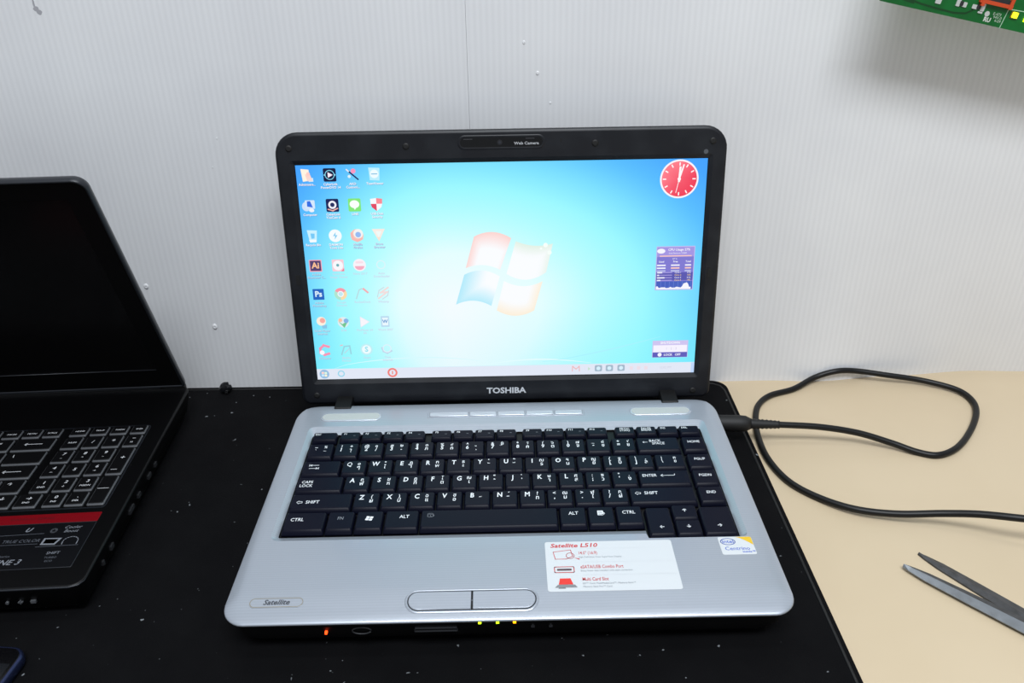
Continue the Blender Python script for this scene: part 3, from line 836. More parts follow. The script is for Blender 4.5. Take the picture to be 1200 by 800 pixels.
for x, y, r in ((795, 180, 18), (826, 238, 17), (760, 208, 9)): mb.poly([S(3)(*q4(x + r * math.cos(t * math.pi / 6), y - r * math.sin(t * math.pi / 6))) for t in range(12)], lin((246, 255, 250)))
build('wallpaper_flag', mb, 'screen', disp)

# task bar
mb = MB()
tbw = [(-154.7, 0), (154.7, 0), (154.7, 9.3), (-154.7, 9.3)]
mb.poly([S(1)(*p) for p in tbw], lin((226, 232, 246)))
mb.poly([S(2)(*p) for p in ((-154.7, 9.0), (154.7, 9.0), (154.7, 9.3), (-154.7, 9.3))], lin((206, 240, 250)))
mb.poly([S(2)(*p) for p in ((152.0, 0), (154.7, 0), (154.7, 9.0), (152.0, 9.0))], lin((190, 214, 250)))
mb.poly([S(2)(*p) for p in circ(-148.8, 4.7, 4.0)], lin((150, 190, 226)))
for dx, dy, c in ((-1.2, 1.1, (255, 214, 206)), (1.2, .9, (226, 250, 226)), (-1.3, -1.1, (206, 236, 255)), (1.1, -1.3, (255, 246, 214))):
    mb.poly([S(3)(*p) for p in rrect(-148.8 + dx - 1.0, -148.8 + dx + 1.0, 4.7 + dy - .9, 4.7 + dy + .9, .2, 1)], lin(c))
outline(mb, circ(-135, 4.8, 2.4, 14), .9, S(2), lin((150, 214, 236)))
outline(mb, circ(-93, 4.9, 3.3, 18), 1.4, S(2), lin((242, 128, 122)))
mb.poly([S(3)(*p) for p in rrect(-93.5, -92.5, 3.4, 6.4, .3, 2)], lin((236, 140, 130)))
outline(mb, [(54.6, 3.2), (54.8, 7.4), (57.6, 4.8), (60.2, 7.4), (60.4, 3.2)], .7, S(2), lin((240, 178, 180)), False)
mb.poly([S(2)(*p) for p in ((67.5, 3.4), (69.5, 4.9), (67.5, 6.4))], lin((196, 226, 206)))
for u in (76, 85, 94.6):
    mb.poly([S(2)(*p) for p in rrect(u - 3, u + 3, 2.5, 8.0, 1, 3)], lin((164, 184, 202)))
    mb.poly([S(3)(*p) for p in circ(u, 5.2, 1.7, 12)], lin((214, 240, 252)))
text(mb, '12:02 PM', 131, 4.8, 2.6, S(2), lin((206, 208, 226)))
for u in (103, 109, 115): mb.poly([S(2)(*p) for p in rrect(u - 1.4, u + 1.4, 3.4, 6.4, .4, 2)], lin((236, 222, 232)))
later('task_bar', mb, 'screen', disp)

# clock
mb = MB()
CU, CV = 134.0, 158.8
mb.poly([S(1)(*p) for p in circ(CU, CV, 14.6, 48)], lin((252, 246, 250)))
base_ = []
b0 = mb.add([S(2)(CU, CV)]); ring = circ(CU, CV, 13.3, 48); b1 = mb.add([S(2)(*p) for p in ring])
for i in range(48):
    def cc_(p): return lin(mix((255, 128, 142), (240, 62, 88), ((p[0] - CU) - (p[1] - CV)) / 26 + .5))
    j = (i + 1) % 48
    mb.face((b0, b1 + i, b1 + j), [lin((248, 92, 112)), cc_(ring[i]), cc_(ring[j])])
W_ = lin((255, 250, 252))
for k in range(12):
    a = math.radians(30 * k); outline(mb, [(CU + 10.4 * math.sin(a), CV + 10.4 * math.cos(a)), (CU + 12.0 * math.sin(a), CV + 12.0 * math.cos(a))], .9, S(3), W_, False)
for ang, L_, t in ((3, 8.6, 1.5), (16, 10.8, 1.1), (192, 10.5, .45)):
    a = math.radians(ang); outline(mb, [(CU - 1.5 * math.sin(a), CV - 1.5 * math.cos(a)), (CU + L_ * math.sin(a), CV + L_ * math.cos(a))], t, S(4), W_, False)
mb.poly([S(4)(*p) for p in circ(CU, CV, 1.3, 12)], W_)
build('desktop_clock', mb, 'screen', disp)

# processor meter and lower gadget
mb = MB()
LAV = lin((196, 186, 238)); IND = lin((128, 122, 210)); DIN = lin((90, 88, 176)); PK = lin((255, 206, 190)); YE = lin((250, 214, 120)); PW = lin((246, 246, 255))
a0, a1, b0_, b1_ = 119.3, 149.4, 71.2, 106.8
def rect(k, x0, x1, y0, y1, c): mb.poly([S(k)(x0, y0), S(k)(x1, y0), S(k)(x1, y1), S(k)(x0, y1)], c)
rect(1, a0, a1, b0_, b1_, LAV); rect(2, a0 + .6, a1 - .6, b0_ + .6, b1_ - 8.5, IND); rect(2, a0 + .6, a1 - .6, b1_ - 8.5, b1_ - .7, lin((164, 150, 226)))
rect(3, a0 + .6, a1 - .6, b0_ + 8, b0_ + 14.5, DIN); rect(3, a0 + .6, a1 - .6, b0_ + .6, b0_ + 7.2, lin((70, 96, 190)))
mb.poly([S(3)(*p) for p in circ(123, 103, 3.2, 14, .62)], PW)
text(mb, 'CPU Usage 27%', 137, 104, 2.6, S(4), PW, bold=.02); text(mb, 'Intel Pentium T4300', 136, 101.2, 1.7, S(4), PW)
rect(4, 122, 147, 98.6, 99.4, PK); text(mb, '57\u00b0C', 134, 96.6, 1.8, S(4), PW)
for i, (u, h) in enumerate(((123.6, 'Used'), (134.6, 'Free'), (144.6, 'Total'))):
    text(mb, h, u, 94.4, 2.0, S(4), PW, bold=.02)
    for k in range(3): rect(4, u - (3.4 if i < 2 else 2.4), u + (3.4 if i < 2 else 2.4), 91.6 - 2.3 * k - .6, 91.6 - 2.3 * k + .5, (PW, PK if i else PW, lin((190, 196, 236)))[k])
for k in range(4):
    y = 85.6 - 2.1 * k
    rect(4, 120.6, 132.4, y - .35, y + .35, lin((170, 160, 226))); rect(5, 120.6, 121.6 + (3, 0.6, 5, 1.8)[k], y - .5, y + .5, PW)
    text(mb, 'Core %d' % (k + 1), 137, y, 1.8, S(5), YE if k % 2 else PW, bold=.01); text(mb, ('27%', '12%', '31%', '19%')[k], 145.6, y, 1.8, S(5), YE if k % 2 else PW, bold=.01)
for k in range(9): rect(4, a0 + 1 + k * 3.4, a0 + 1.2 + k * 3.4, b0_ + .8, b0_ + 7, lin((120, 150, 226)))
gp = [(a0 + .8, b0_ + .7)] + [(a0 + .8 + i * 1.15, b0_ + 1.6 + abs(random.gauss(0, .7)) + (3.4 if 18 < i < 23 else 0)) for i in range(25)] + [(a1 - .8, b0_ + .7)]
for (xa, ya), (xb, yb) in zip(gp[1:-1], gp[2:-1]): mb.poly([S(5)(xa, b0_ + .7), S(5)(xb, b0_ + .7), S(5)(xb, yb), S(5)(xa, ya)], PW)
later('processor_gadget', mb, 'screen', disp)
mb = MB()
rect(1, 119.6, 148.6, 13.7, 28.4, lin((206, 196, 240))); rect(2, 120.4, 147.8, 18.4, 24.4, lin((246, 242, 255))); rect(2, 120.0, 148.2, 13.9, 18.2, lin((96, 92, 186)))
text(mb, 'SHUTDOWN', 134, 26.4, 2.7, S(3), PW, bold=.03); text(mb, '1 : 2 : 3', 135, 21.4, 3.0, S(3), lin((206, 200, 226))); text(mb, 'LOCK   OFF', 136, 16.0, 2.6, S(3), PW, bold=.03)
mb.poly([S(3)(*p) for p in circ(125.8, 16.2, 1.7, 12)], PW)
later('shutdown_gadget', mb, 'screen', disp)

# desktop icons
UC = [-147.0, -129.5, -112.7, -96.0]; VR = [166.2, 143.2, 119.6, 96.0, 72.7, 49.0, 25.3]
NAMES = [['Administra...', 'CyberLink\nPowerDVD 14', 'AKD\nCustomi...', 'TeamViewer'], ['Computer', 'CyberLink\nYouCam 6', 'LINE', 'USB Disk\nSecurity'], ['Recycle Bin', 'DAEMON\nTools Lite', 'Mozilla\nFirefox', 'Brave\nBrowser'],
         ['Adobe\nIllustrator C...', 'FastStone\nImage Viewer', 'Nero 2017', 'Auto\nDownloader'], ['Adobe\nPhotoshop', 'Google\nChrome', 'RocketDock', 'Winamp'], ['GOM Player\nInternet', 'IDM', 'PotPlayer 64\nbit', 'Word 2007'], ['CCleaner', 'Mobile\nPartner', 'Skype', 'True\nInternet']]
def K_dark(r, c_): return c_ == 0 and r in (3, 4)
for r in range(7):
    for c_ in range(4):
        mb = MB(); u, v = UC[c_], VR[r] + .3
        LBL = lin((250, 250, 255)) if (r < 2 or (r == 2 and c_ < 2)) else lin(mix((190, 222, 238), (206, 214, 236), c_ / 3))
        for k, ln in enumerate(NAMES[r][c_].split('\n')):
            if c_ == 0 or r < 3: text(mb, ln, u + .2, v - 7.1 - 2.5 * k - .18, 2.5, S(1), lin(mix((70, 120, 190), (150, 200, 226), (r + c_) / 7)), bold=.03)
            text(mb, ln, u, v - 7.0 - 2.5 * k, 2.5, S(2), LBL, bold=.02)
        wash = 0.0 if r < 2 else (.10 + .11 * c_ + .03 * (r - 2)) * (.3 if K_dark(r, c_) else 1)  # fades icons towards white: overexposed screen glow put into their colours
        lw = lambda col_, w_=wash: lin(mix(col_, (244, 252, 255), w_))
        P = lambda k, pts, col_: mb.poly([S(k)(*p) for p in pts], lw(col_))
        T = lambda s_, dx, dy, sz, k, col_, bo=.03: text(mb, s_, u + dx, v + dy, sz, S(k), lin(col_), bold=bo)
        sq = rrect(u - 4.8, u + 4.8, v - 5, v + 5, 1.0, 3); ci = circ(u, v, 5, 22)
        K = r * 4 + c_
        if K == 0: P(1, [(u - 4, v + 4.8), (u + 2, v + 4.2), (u + 2.4, v - 4), (u - 3, v - 4.8)], (255, 244, 226)); P(2, [(u - 1, v + .6), (u + 2.6, v + 1), (u + 4.4, v - 4.2), (u + .4, v - 4.4)], (250, 214, 206)); P(3, circ(u + 1.4, v + 1, 1.4, 10), (255, 206, 196)); P(2, [(u + 1, v - 2.4), (u + 4.8, v - 2), (u + 4.9, v - 4.8), (u + 1.4, v - 5)], (214, 236, 250))
        elif K == 1: P(1, sq, (12, 18, 62)); outline(mb, circ(u, v, 3.4, 20), .5, S(2), lw((140, 226, 250))); P(3, [(u - 1.4, v + 2.1), (u + 2.3, v), (u - 1.4, v - 2.1)], (250, 240, 252)); P(2, [(u - 4.6, v), (u - 3.4, v + .9), (u - 3.4, v - .9)], (140, 226, 250)); P(2, [(u + 4.6, v), (u + 3.4, v + .9), (u + 3.4, v - .9)], (140, 226, 250))
        elif K == 2: outline(mb, [(u - 3.8, v + 3.6), (u + 4.2, v - 3.6)], 1.1, S(2), lw((26, 30, 90)), False); outline(mb, [(u - 3.9, v + 3.7), (u - 2.6, v + 2.5)], 1.0, S(3), lw((240, 240, 250)), False); P(1, circ(u + 1, v + 2.6, 1.9, 10), (250, 150, 190)); P(1, circ(u - 2.2, v - 1.4, 1.2, 8), (226, 244, 250))
        elif K == 3: P(1, [(u - 4.2, v + 5), (u + 4.2, v + 4.6), (u + 3.6, v - 4.8), (u - 3.6, v - 4.4)], (190, 240, 255)); P(2, circ(u, v + .2, 3.2, 18), (240, 252, 255)); outline(mb, [(u - 2, v + .2), (u + 2, v + .2)], .7, S(3), lw((120, 190, 226)), False)
        elif K == 4: P(1, circ(u - 2.4, v - .6, 3.3, 14, 1.1), (206, 226, 250)); P(2, rrect(u - 3.2, u + 4.2, v - 2.4, v + 4.2, .5, 2), (214, 232, 252)); P(3, [(u - 1.6, v + 3.4), (u + .8, v + 3.6), (u + 2.6, v - 1.4), (u - 1.8, v - .6)], (52, 110, 226)); P(2, circ(u + 1.4, v - 3.6, 2.0, 12, .7), (240, 244, 252))
        elif K == 5: P(1, sq, (22, 30, 88)); P(2, circ(u, v + .4, 3.1, 20), (244, 244, 252)); P(3, circ(u, v + .4, 1.7, 16), (34, 44, 96)); outline(mb, [(u - 3.4, v - 3), (u, v - 4.1), (u + 3.6, v - 2.4)], .9, S(2), lw((244, 180, 170)), False)
        elif K == 6: P(1, sq, (132, 232, 120)); P(2, circ(u, v + .6, 3.7, 18, .82), (250, 255, 250)); P(2, [(u - 1.2, v - 1.6), (u + 1.4, v - 1.8), (u, v - 3.8)], (250, 255, 250))
        elif K == 7:
            for sx_, sy_, cl in ((-1, 1, (246, 250, 255)), (1, 1, (250, 140, 150)), (-1, -1, (226, 72, 100)), (1, -1, (250, 250, 255))):
                pp = [(u, v + .6), (u + sx_ * 4.4, v + .6), (u + sx_ * 4.6, v + 4.4), (u, v + 5)] if sy_ > 0 else [(u, v + .6), (u + sx_ * 4.4, v + .6), (u + sx_ * 3.6, v - 2), (u, v - 5)]
                if sx_ * sy_ < 0: pp.reverse()
                P(1, pp, cl)
        elif K == 8: P(1, [(u - 4, v + 4.8), (u + 3.8, v + 4.4), (u + 2.8, v - 4.8), (u - 2.4, v - 5)], (198, 240, 255)); P(2, [(u - 1.4, v + 2.2), (u + 1.8, v + 2), (u + 1.4, v - 1.8), (u - 1, v - 2)], (104, 196, 246)); P(2, [(u - 3, v - 2.8), (u + 2.8, v - 2.8), (u + 2.2, v - 4.8), (u - 2.2, v - 4.9)], (246, 250, 255))
        elif K == 9: P(1, ci, (246, 252, 255)); P(2, [(u + .6, v + 3), (u - 1.8, v - .3), (u - .1, v - .1), (u - .6, v - 3), (u + 1.8, v + .6), (u + .1, v + .4)], (90, 190, 236))
        elif K == 10: P(1, ci, (248, 172, 150)); P(2, circ(u + 1.0, v + 1.4, 3.7, 18), (246, 240, 236)); P(3, circ(u + .9, v + .6, 2.2, 14), (104, 156, 236)); outline(mb, [(u - 4.2, v + 1.6), (u - 3.4, v - 2.6), (u, v - 4.2), (u + 3.6, v - 2.6)], 1.6, S(3), lw((250, 150, 140)), False)
        elif K == 11: P(1, [(u - 5, v + 4.8), (u, v - 5), (u + 5, v + 4.8)][::1], (250, 224, 206)); P(2, [(u - 2.4, v + 3), (u, v - 2.2), (u + 2.4, v + 3)], (236, 246, 240)); P(2, [(u - 1.5, v - 1.6), (u, v - 4.6), (u + 1.5, v - 1.6)], (255, 206, 176))
        elif K == 12: P(1, rrect(u - 4.9, u + 4.9, v - 4.8, v + 4.8, .3, 1), (248, 160, 176)); P(2, rrect(u - 4.2, u + 4.2, v - 4.1, v + 4.1, .3, 1), (78, 58, 108)); T('Ai', 0, .1, 6.6, 3, (255, 196, 150))
        elif K == 13: P(1, rrect(u - 4.6, u + 4.6, v - 4.8, v + 4.8, .6, 2), (250, 190, 204)); P(2, circ(u, v, 4.0, 18), (250, 246, 250)); P(3, circ(u - .2, v + .2, 1.2, 10), (70, 150, 160)); P(2, [(u + 2, v - 4.8), (u + 4.6, v - 4.8), (u + 4.6, v - 2)], (240, 92, 124))
        elif K == 14: P(1, ci, (250, 236, 244)); P(2, [(u - 3.6, v - .8)] + [(u + 3.7 * math.cos(a_), v - .8 + 3.2 * math.sin(a_)) for a_ in [math.pi + math.pi * t / 8 for t in range(9)]], (246, 128, 160)); P(2, rrect(u - 3, u + 3, v + 1.4, v + 3, .6, 2), (250, 206, 220))
        elif K == 15: outline(mb, circ(u, v, 3.2, 16), .7, S(1), lw((206, 236, 242)))
        elif K == 16: P(1, rrect(u - 4.4, u + 4.4, v - 4.5, v + 4.5, .3, 1), (24, 92, 190)); T('Ps', 0, .1, 6.4, 2, (226, 246, 255))
        elif K == 17:
            for q_, cl in enumerate(((248, 120, 140), (252, 208, 140), (150, 220, 190))):
                aa = [math.radians(150 - 120 * q_ - 120 * t / 8) for t in range(9)]; P(1, ([(u, v)] + [(u + 5 * math.cos(a_), v + 5 * math.sin(a_)) for a_ in aa])[::-1], cl)
            P(2, circ(u, v, 2.5, 14), (246, 250, 255)); P(3, circ(u, v, 1.8, 14), (176, 226, 236))
        elif K == 18: outline(mb, [(u - 4.6, v - 4), (u - 2, v + 3), (u, v + 4), (u + 2, v + 3.4)], .9, S(1), lw((150, 196, 206)), False); outline(mb, [(u + 1.6, v + 3.8), (u + 4.6, v + 1)], 1.5, S(2), lw((244, 124, 130)), False)
        elif K == 19: outline(mb, [(u - 3.6, v - 4.2), (u + 3.4, v + 1), (u - 2, v + .4), (u + 4.2, v + 4.6)], 1.3, S(1), lw((240, 190, 184)), False); outline(mb, [(u - 4.6, v - 3), (u - 3, v + 2.4), (u + 1, v + 4.8)], .6, S(1), lw((170, 176, 190)), False); outline(mb, [(u + 4.6, v + 2), (u + 3.6, v - 2), (u - .6, v - 4.8)], .6, S(1), lw((170, 176, 190)), False)
        elif K == 20: P(1, circ(u, v + 1.2, 3.8, 16), (252, 236, 214)); P(2, circ(u + 1, v + 1.8, 2.2, 12), (246, 152, 140)); P(2, [(u, v - 2.6), (u + 4.4, v - 1.8), (u + 4, v - 5), (u + .6, v - 5)], (110, 186, 226))
        elif K == 21: P(1, circ(u, v, 4.5, 18), (214, 232, 240)); P(2, [(u - 4, v + 1), (u - .8, v - 1.6), (u + 4.6, v + 2), (u + .6, v - 4.8)][::-1], (60, 176, 96)); P(3, circ(u + 2.4, v + 1.2, 2.0, 12), (84, 150, 220)); P(3, circ(u - 2.2, v + 1.8, 1.6, 12), (244, 170, 130))
        elif K == 22: P(1, [(u - 3, v + 4.4), (u + 4, v), (u - 3, v - 4.4)][::-1], (252, 240, 248)); outline(mb, [(u - 3, v + 4.4), (u + 4, v), (u - 3, v - 4.4)], .4, S(2), lw((232, 214, 236)))
        elif K == 23: P(1, rrect(u - 3.4, u + 3.4, v - 4.6, v + 4.6, .4, 1), (128, 186, 226)); P(2, rrect(u - 2.2, u + 2.4, v - 3.2, v + 3.2, .3, 1), (226, 246, 255)); T('W', 0, 0, 4, 3, (90, 150, 210))
        elif K == 24: outline(mb, [(u + 3.8, v + 3), (u, v + 4.2), (u - 3, v + 1.6), (u - 3, v - 2), (u, v - 4), (u + 3.6, v - 3)], 2.0, S(1), lw((246, 120, 160)), False); P(2, circ(u - 1.8, v - 2, 2.0, 12), (250, 244, 250))
        elif K == 25: outline(mb, [(u - 3.6, v - 4), (u - 1, v + 3), (u + 3.4, v + 3.4), (u + 4, v - 3.4)], 1.1, S(1), lw((110, 190, 210)), False); outline(mb, [(u - 4, v + 3.8), (u - 2.4, v + 4.2)], .8, S(1), lw((230, 150, 160)), False); outline(mb, [(u - 1, v - 2.6), (u + 2.6, v + .8)], 1.0, S(1), lw((150, 210, 224)), False)
        elif K == 26: P(1, ci, (150, 230, 240)); P(2, circ(u, v, 3.7, 18), (236, 252, 255)); T('S', 0, 0, 6, 3, (150, 226, 240))
        else: outline(mb, [(u - 4, v + 1), (u - 3, v - 2), (u, v - 3.4), (u + 3.4, v - 1.6)], 1.5, S(1), lw((130, 170, 210)), False); outline(mb, circ(u, v + .6, 3.2, 14), .7, S(2), lw((206, 226, 244)))
        later('desktop_icon', mb, 'screen', disp)

# ------------------------------------------------------------------ power cable of the silver laptop
cab = thing('power_cable', 'black power cable looping over the beige bench into the silver laptop', 'cable', (300, 200, ZD))
PA = Vector((166.6, 214.6, -13.5)); PB = Vector((196.0, 211.8, -13.2)); PC = Vector((219, 210.0, -13.5))
mb = MB(); pr = [(0, 2.8), (.04, 5.8), (.18, 6.7), (.7, 6.9), (.88, 6.4), (1, 4.6)]
mb.tube([PA.lerp(PB, t) for t, r in pr], [r for t, r in pr], 16); build('plug', mb, 'rubber', cab)
mb = MB(); mb.tube([PA + Vector((-3, .3, 0)), PA + Vector((0.5, 0, 0))], 2.4, 12); build('plug_tip', mb, 'tip', cab)
mb = MB()
pts, rs = [], []
for k in range(15):
    t = k / 14; pts.append(PB.lerp(PC, t)); rs.append((4.6 if k % 2 == 0 else 3.9) * (1 - .28 * t))
mb.tube(pts, rs, 12); build('strain_relief', mb, 'rubber', cab)
CR = 2.6; zt = ZD + CR
cp = [PB.lerp(PC, .8), PC] + [onz(*q) for q in ((960, 500, -16), (1005, 507, -21), (1045, 519, -27), (1075, 529.5, zt), (1100, 533, zt), (1122, 524, zt), (1137, 505, zt), (1144, 484, zt), (1139, 469, zt), (1120, 456, zt + 1), (1080, 445.5, -28), (1040, 439.5, -25), (1003, 434.5, -24), (980, 434.8, -25), (955, 442, -28), (930, 455.5, zt), (903, 463, zt), (889, 474, zt), (885.5, 490, zt), (888, 510, zt), (899, 536, zt), (922, 562, zt), (955, 581, zt), (1000, 596, zt + 2), (1050, 602, -26), (1105, 601.5, -20), (1150, 602.5, -14), (1205, 608, -9), (1270, 614, -10), (1340, 624, -22), (1420, 640, zt))]
def catmull(P, n=7):
    out = []
    for i in range(len(P) - 1):
        a, b, c, d = P[max(i - 1, 0)], P[i], P[i + 1], P[min(i + 2, len(P) - 1)]
        for k in range(n):
            t = k / n
            out.append(.5 * ((2 * b) + (c - a) * t + (2 * a - 5 * b + 4 * c - d) * t * t + (3 * b - a - 3 * c + d) * t ** 3))
    out.append(P[-1]); return out
for i, q in enumerate(cp):                     # slack against the wall stays in front of it
    lim = wall_y(q.x, ZD + 10) - CR - 1.0
    if q.y > lim: d_ = (q - CAMP); cp[i] = CAMP + d_ * ((lim - CAMP.y) / d_.y)
mb = MB(); mb.tube(catmull([Vector(p) for p in cp]), CR, 10); build('cord', mb, 'cable', cab)

# ------------------------------------------------------------------ scissors on the bench
sci = thing('scissors', 'steel scissors lying open on the beige bench', 'scissors', (320, 10, ZD))
TA, TB = Vector((261.5, 67.8)), Vector((278.2, 81.0))
dA = (Vector((314.5, 13.0)) - TA).normalized(); dB = (Vector((316.5, 28.5)) - TB).normalized()
den = dA.x * dB.y - dA.y * dB.x; ta = ((TB - TA).x * dB.y - (TB - TA).y * dB.x) / den
PV = TA + dA * ta
def blade(tip, d, zb, th, side, wmax, L):
    """tapered blade: a flat dark ground strip along the cutting edge and a sloping lighter back"""
    nrm = Vector((-d.y, d.x)) * side          # towards the cutting edge
    flat, back = MB(), MB()
    prof = [(0, .15), (.03, .3), (.1, .52), (.25, .66), (.5, .82), (.75, .95), (1.0, 1.0)]
    e, rdg, bk = [], [], []
    for t, k in prof:
        c0 = tip + d * (t * L); w = wmax * k
        e.append(c0 + nrm * w * .5); rdg.append(c0 + nrm * w * (.5 - .42)); bk.append(c0 - nrm * w * .5)
    n = len(prof)
    def strip(mb_, A, zA, B, zB):
        a = mb_.add([(p.x, p.y, zA) for p in A]); b = mb_.add([(p.x, p.y, zB) for p in B])
        for i in range(n - 1):
            f = (a + i, a + i + 1, b + i + 1, b + i)
            mb_.face(f if side < 0 else f[::-1])
    strip(flat, rdg, zb + th, e, zb + th * .62)
    strip(flat, e, zb + th * .62, e, zb)
    strip(back, bk, zb + th * .3, rdg, zb + th)
    strip(back, bk, zb, bk, zb + th * .3)
    strip(back, e, zb, bk, zb)
    return flat, back
Ltot = max(ta, 100)
fA, bA = blade(TA, dA, ZD + 2.2, 2.2, 1, 15.0, Ltot)
oA = build('blade', bA, 'steel', sci); build('ground_edge', fA, 'steel_dark', oA)
lb = (PV - TB).length
fB, bB = blade(TB, dB, ZD, 2.2, -1, 15.0, lb)
oB = build('blade', bB, 'steel_dark', sci); build('ground_edge', fB, 'steel_dark', oB)  # same steel as the other blade, its darker reflection put into the colour
mb = MB(); mb.tube([(PV.x, PV.y, ZD + .2), (PV.x, PV.y, ZD + 5.6)], 3.6, 14); build('pivot_screw', mb, 'steel', sci)
for d, zb, s in ((dA, ZD + 2.2, 1), (dB, ZD, -1)):
    nrm = Vector((-d.y, d.x)) * -s
    def at(t, k): q = PV + d * t + nrm * k; return (q.x, q.y, zb + 3.3)
    mb = MB()
    mb.tube(catmull([Vector(at(*q)) for q in ((-4, 0), (12, 2), (28, 8), (38, 14))], 4), [5.2] * 4 + [4.6] * 5 + [4.0] * 4, 10)
    mb.v = [(x, y, max(ZD + .05, zb + 2.2 + (z - zb - 3.3) * .42)) for x, y, z in mb.v]
    build('shank', mb, 'black', sci)
    mb = MB()
    ringp = [Vector(at(62 + 26 * math.cos(a), 16 + 15 * math.sin(a))) for a in [2 * math.pi * k / 24 for k in range(25)]]
    mb.tube(ringp, 4.2, 8, False); mb.v = [(x, y, max(ZD + .05, zb + 3.0 + (z - zb - 3.3) * .7)) for x, y, z in mb.v]
    build('finger_ring', mb, 'black', sci)

# ------------------------------------------------------------------ black laptop
A2 = math.radians(2.5); O2 = Vector((-262.3, 38.0, 0)); E2 = Vector((math.cos(A2), math.sin(A2), 0)); F2 = Vector((-math.sin(A2), math.cos(A2), 0))
Z2 = -4.0; W2, D2 = 340.0, 236.0
def m2(x, y, z): q = O2 + E2 * x + F2 * y; return (q.x, q.y, z)
blk = thing('laptop', 'open black laptop with a dark screen and a red strip below its keys', 'laptop', m2(-W2 / 2, D2 / 2, ZM), A2)
def l2(loop, z): return [m2(x, y, z) for x, y in loop]
mb = MB()
def b2(i): return rrect(-W2 + i, -i, i, D2 - i, (max(9 - i, 1),) * 4, 6)
mb.loft([l2(b2(16), ZM + 2), l2(b2(5), ZM + 6), l2(b2(1.2), Z2 - 8), l2(b2(0.2), Z2 - 3.2), l2(b2(0), Z2 - 1.0), l2(b2(.7), Z2 - .1), l2(b2(1.6), Z2)])
build('base_body', mb, 'msi', blk)
for fx_ in (-300, -40):
    for fy_ in (30, 205):
        mb = MB(); mb.slab(rrect(fx_ - 10, fx_ + 10, fy_ - 4, fy_ + 4, 3.5), ZM, ZM + 2.05, .3); mb.map(m2); build('rubber_foot', mb, 'rubber', blk)
mb = MB()
fe = [(-W2 + 8, -.1), (-60, -.1), (-8, -.1), (-3, 1.6), (-.6, 5), (-.2, 9)]
mb.tube([m2(x, y + .2, Z2 - .7) for x, y in fe], [.7, .7, .7, .6, .35, .15], 6); build('front_trim', mb, 'msi_rim', blk)
for i, y in enumerate((30, 44, 80, 98, 120, 135)):
    h = (2.5, 5, 9, 5, 6, 4)[i]; mb = MB()
    mb.box(-2.8, -.3, y, y + h, Z2 - 12, Z2 - 9); mb.map(m2); build('side_port', mb, 'dark_grey', blk)
for i, x in enumerate((-48.5, -40.5, -32.5)):
    mb = MB()
    if i == 0: mb.loft([[(x + 1.1 * math.cos(a), yy, Z2 - 12 + 1.1 * math.sin(a)) for a in [2 * math.pi * k / 8 for k in range(8)]] for yy in (.6, 1.9)])
    elif i == 1: mb.box(x - 1.4, x + 1.4, .5, 2, Z2 - 12.3, Z2 - 11.7); mb.box(x - .3, x + .3, .5, 2, Z2 - 13.2, Z2 - 10.8)
    else: mb.box(x - 1.8, x + 1.4, .5, 2, Z2 - 12.9, Z2 - 11.1)
    mb.map(m2); build('front_icon', mb, 'msi_edge', blk)
# keyboard rim
mb = MB()
ro = rrect(-W2 + 13.2, -13.4, 74.6, 175.6, 3, 4); ri = rrect(-W2 + 14.0, -14.2, 75.4, 174.6, 2.4, 4)
mb.ring_fill(ro, [ri], lambda x, y: m2(x, y, Z2 + .35)); mb.loft([l2(ro, Z2 - .1), l2(ro, Z2 + .35)], False, False); build('keyboard_rim', mb, 'msi_rim', blk)
KM2 = {}
def key2(x0, x1, y0, y1, legs=()):
    w, d = x1 - x0, y1 - y0; kk = (round(w, 1), round(d, 1))
    if kk not in KM2:
        a, b = MB(), MB()
        a.loft([[(x, y, 0) for x, y in rrect(-w / 2, w / 2, -d / 2, d / 2, .8, 2)], [(x, y, 1.1) for x, y in rrect(-w / 2, w / 2, -d / 2, d / 2, .8, 2)], [(x, y, 1.6) for x, y in rrect(-w / 2 + .5, w / 2 - .5, -d / 2 + .7, d / 2 - .3, .8, 2)]])
        b.loft([[(x, y, 1.55) for x, y in rrect(-w / 2 + .55, w / 2 - .75, -d / 2 + 1.2, d / 2 - .35, .8, 2)], [(x, y, 2.0) for x, y in rrect(-w / 2 + .9, w / 2 - 1.2, -d / 2 + 1.7, d / 2 - .7, .8, 2)]])
        KM2[kk] = (mesh_of('key', a, 'msi_edge', scale_only=True), mesh_of('key_top', b, 'msi_key', scale_only=True))
    o = bpy.data.objects.new('key', KM2[kk][0]); col.objects.link(o); o.parent = blk
    cw = m2((x0 + x1) / 2, (y0 + y1) / 2, Z2)
    wm = Matrix.Translation(wpos(cw)) @ Matrix.Rotation(A2, 4, 'Z'); o.matrix_local = WM[blk.name].inverted() @ wm; WM[o.name] = wm
    t_ = bpy.data.objects.new('key_top', KM2[kk][1]); col.objects.link(t_); t_.parent = o; WM[t_.name] = wm
    if legs:
        mb = MB(); fn = lambda x, y: m2(x, y, Z2 + 2.06)
        for s, dx, dy, sz in legs:
            if callable(s): s(mb, x0 + dx, y0 + dy, fn)
            else: text(mb, s, x0 + dx, y0 + dy, sz, fn, lin((196, 198, 202)), 'CENTER', .015, 1.15, .1)
        later('key_legend', mb, 'print', o)
RB = [162.4, 145.0, 127.6, 110.3, 93.0, 76.6]; RT = [173.4, 160.4, 143.2, 125.8, 108.6, 91.2]
CX = [(-73.2, -60.0), (-57.4, -44.6), (-42.2, -29.2), (-26.6, -14.9)]
dash = lambda w: (lambda mb_, x, y, fn: outline(mb_, [(x - w / 2, y), (x + w / 2, y)], .5, fn, lin((190, 192, 196)), False))
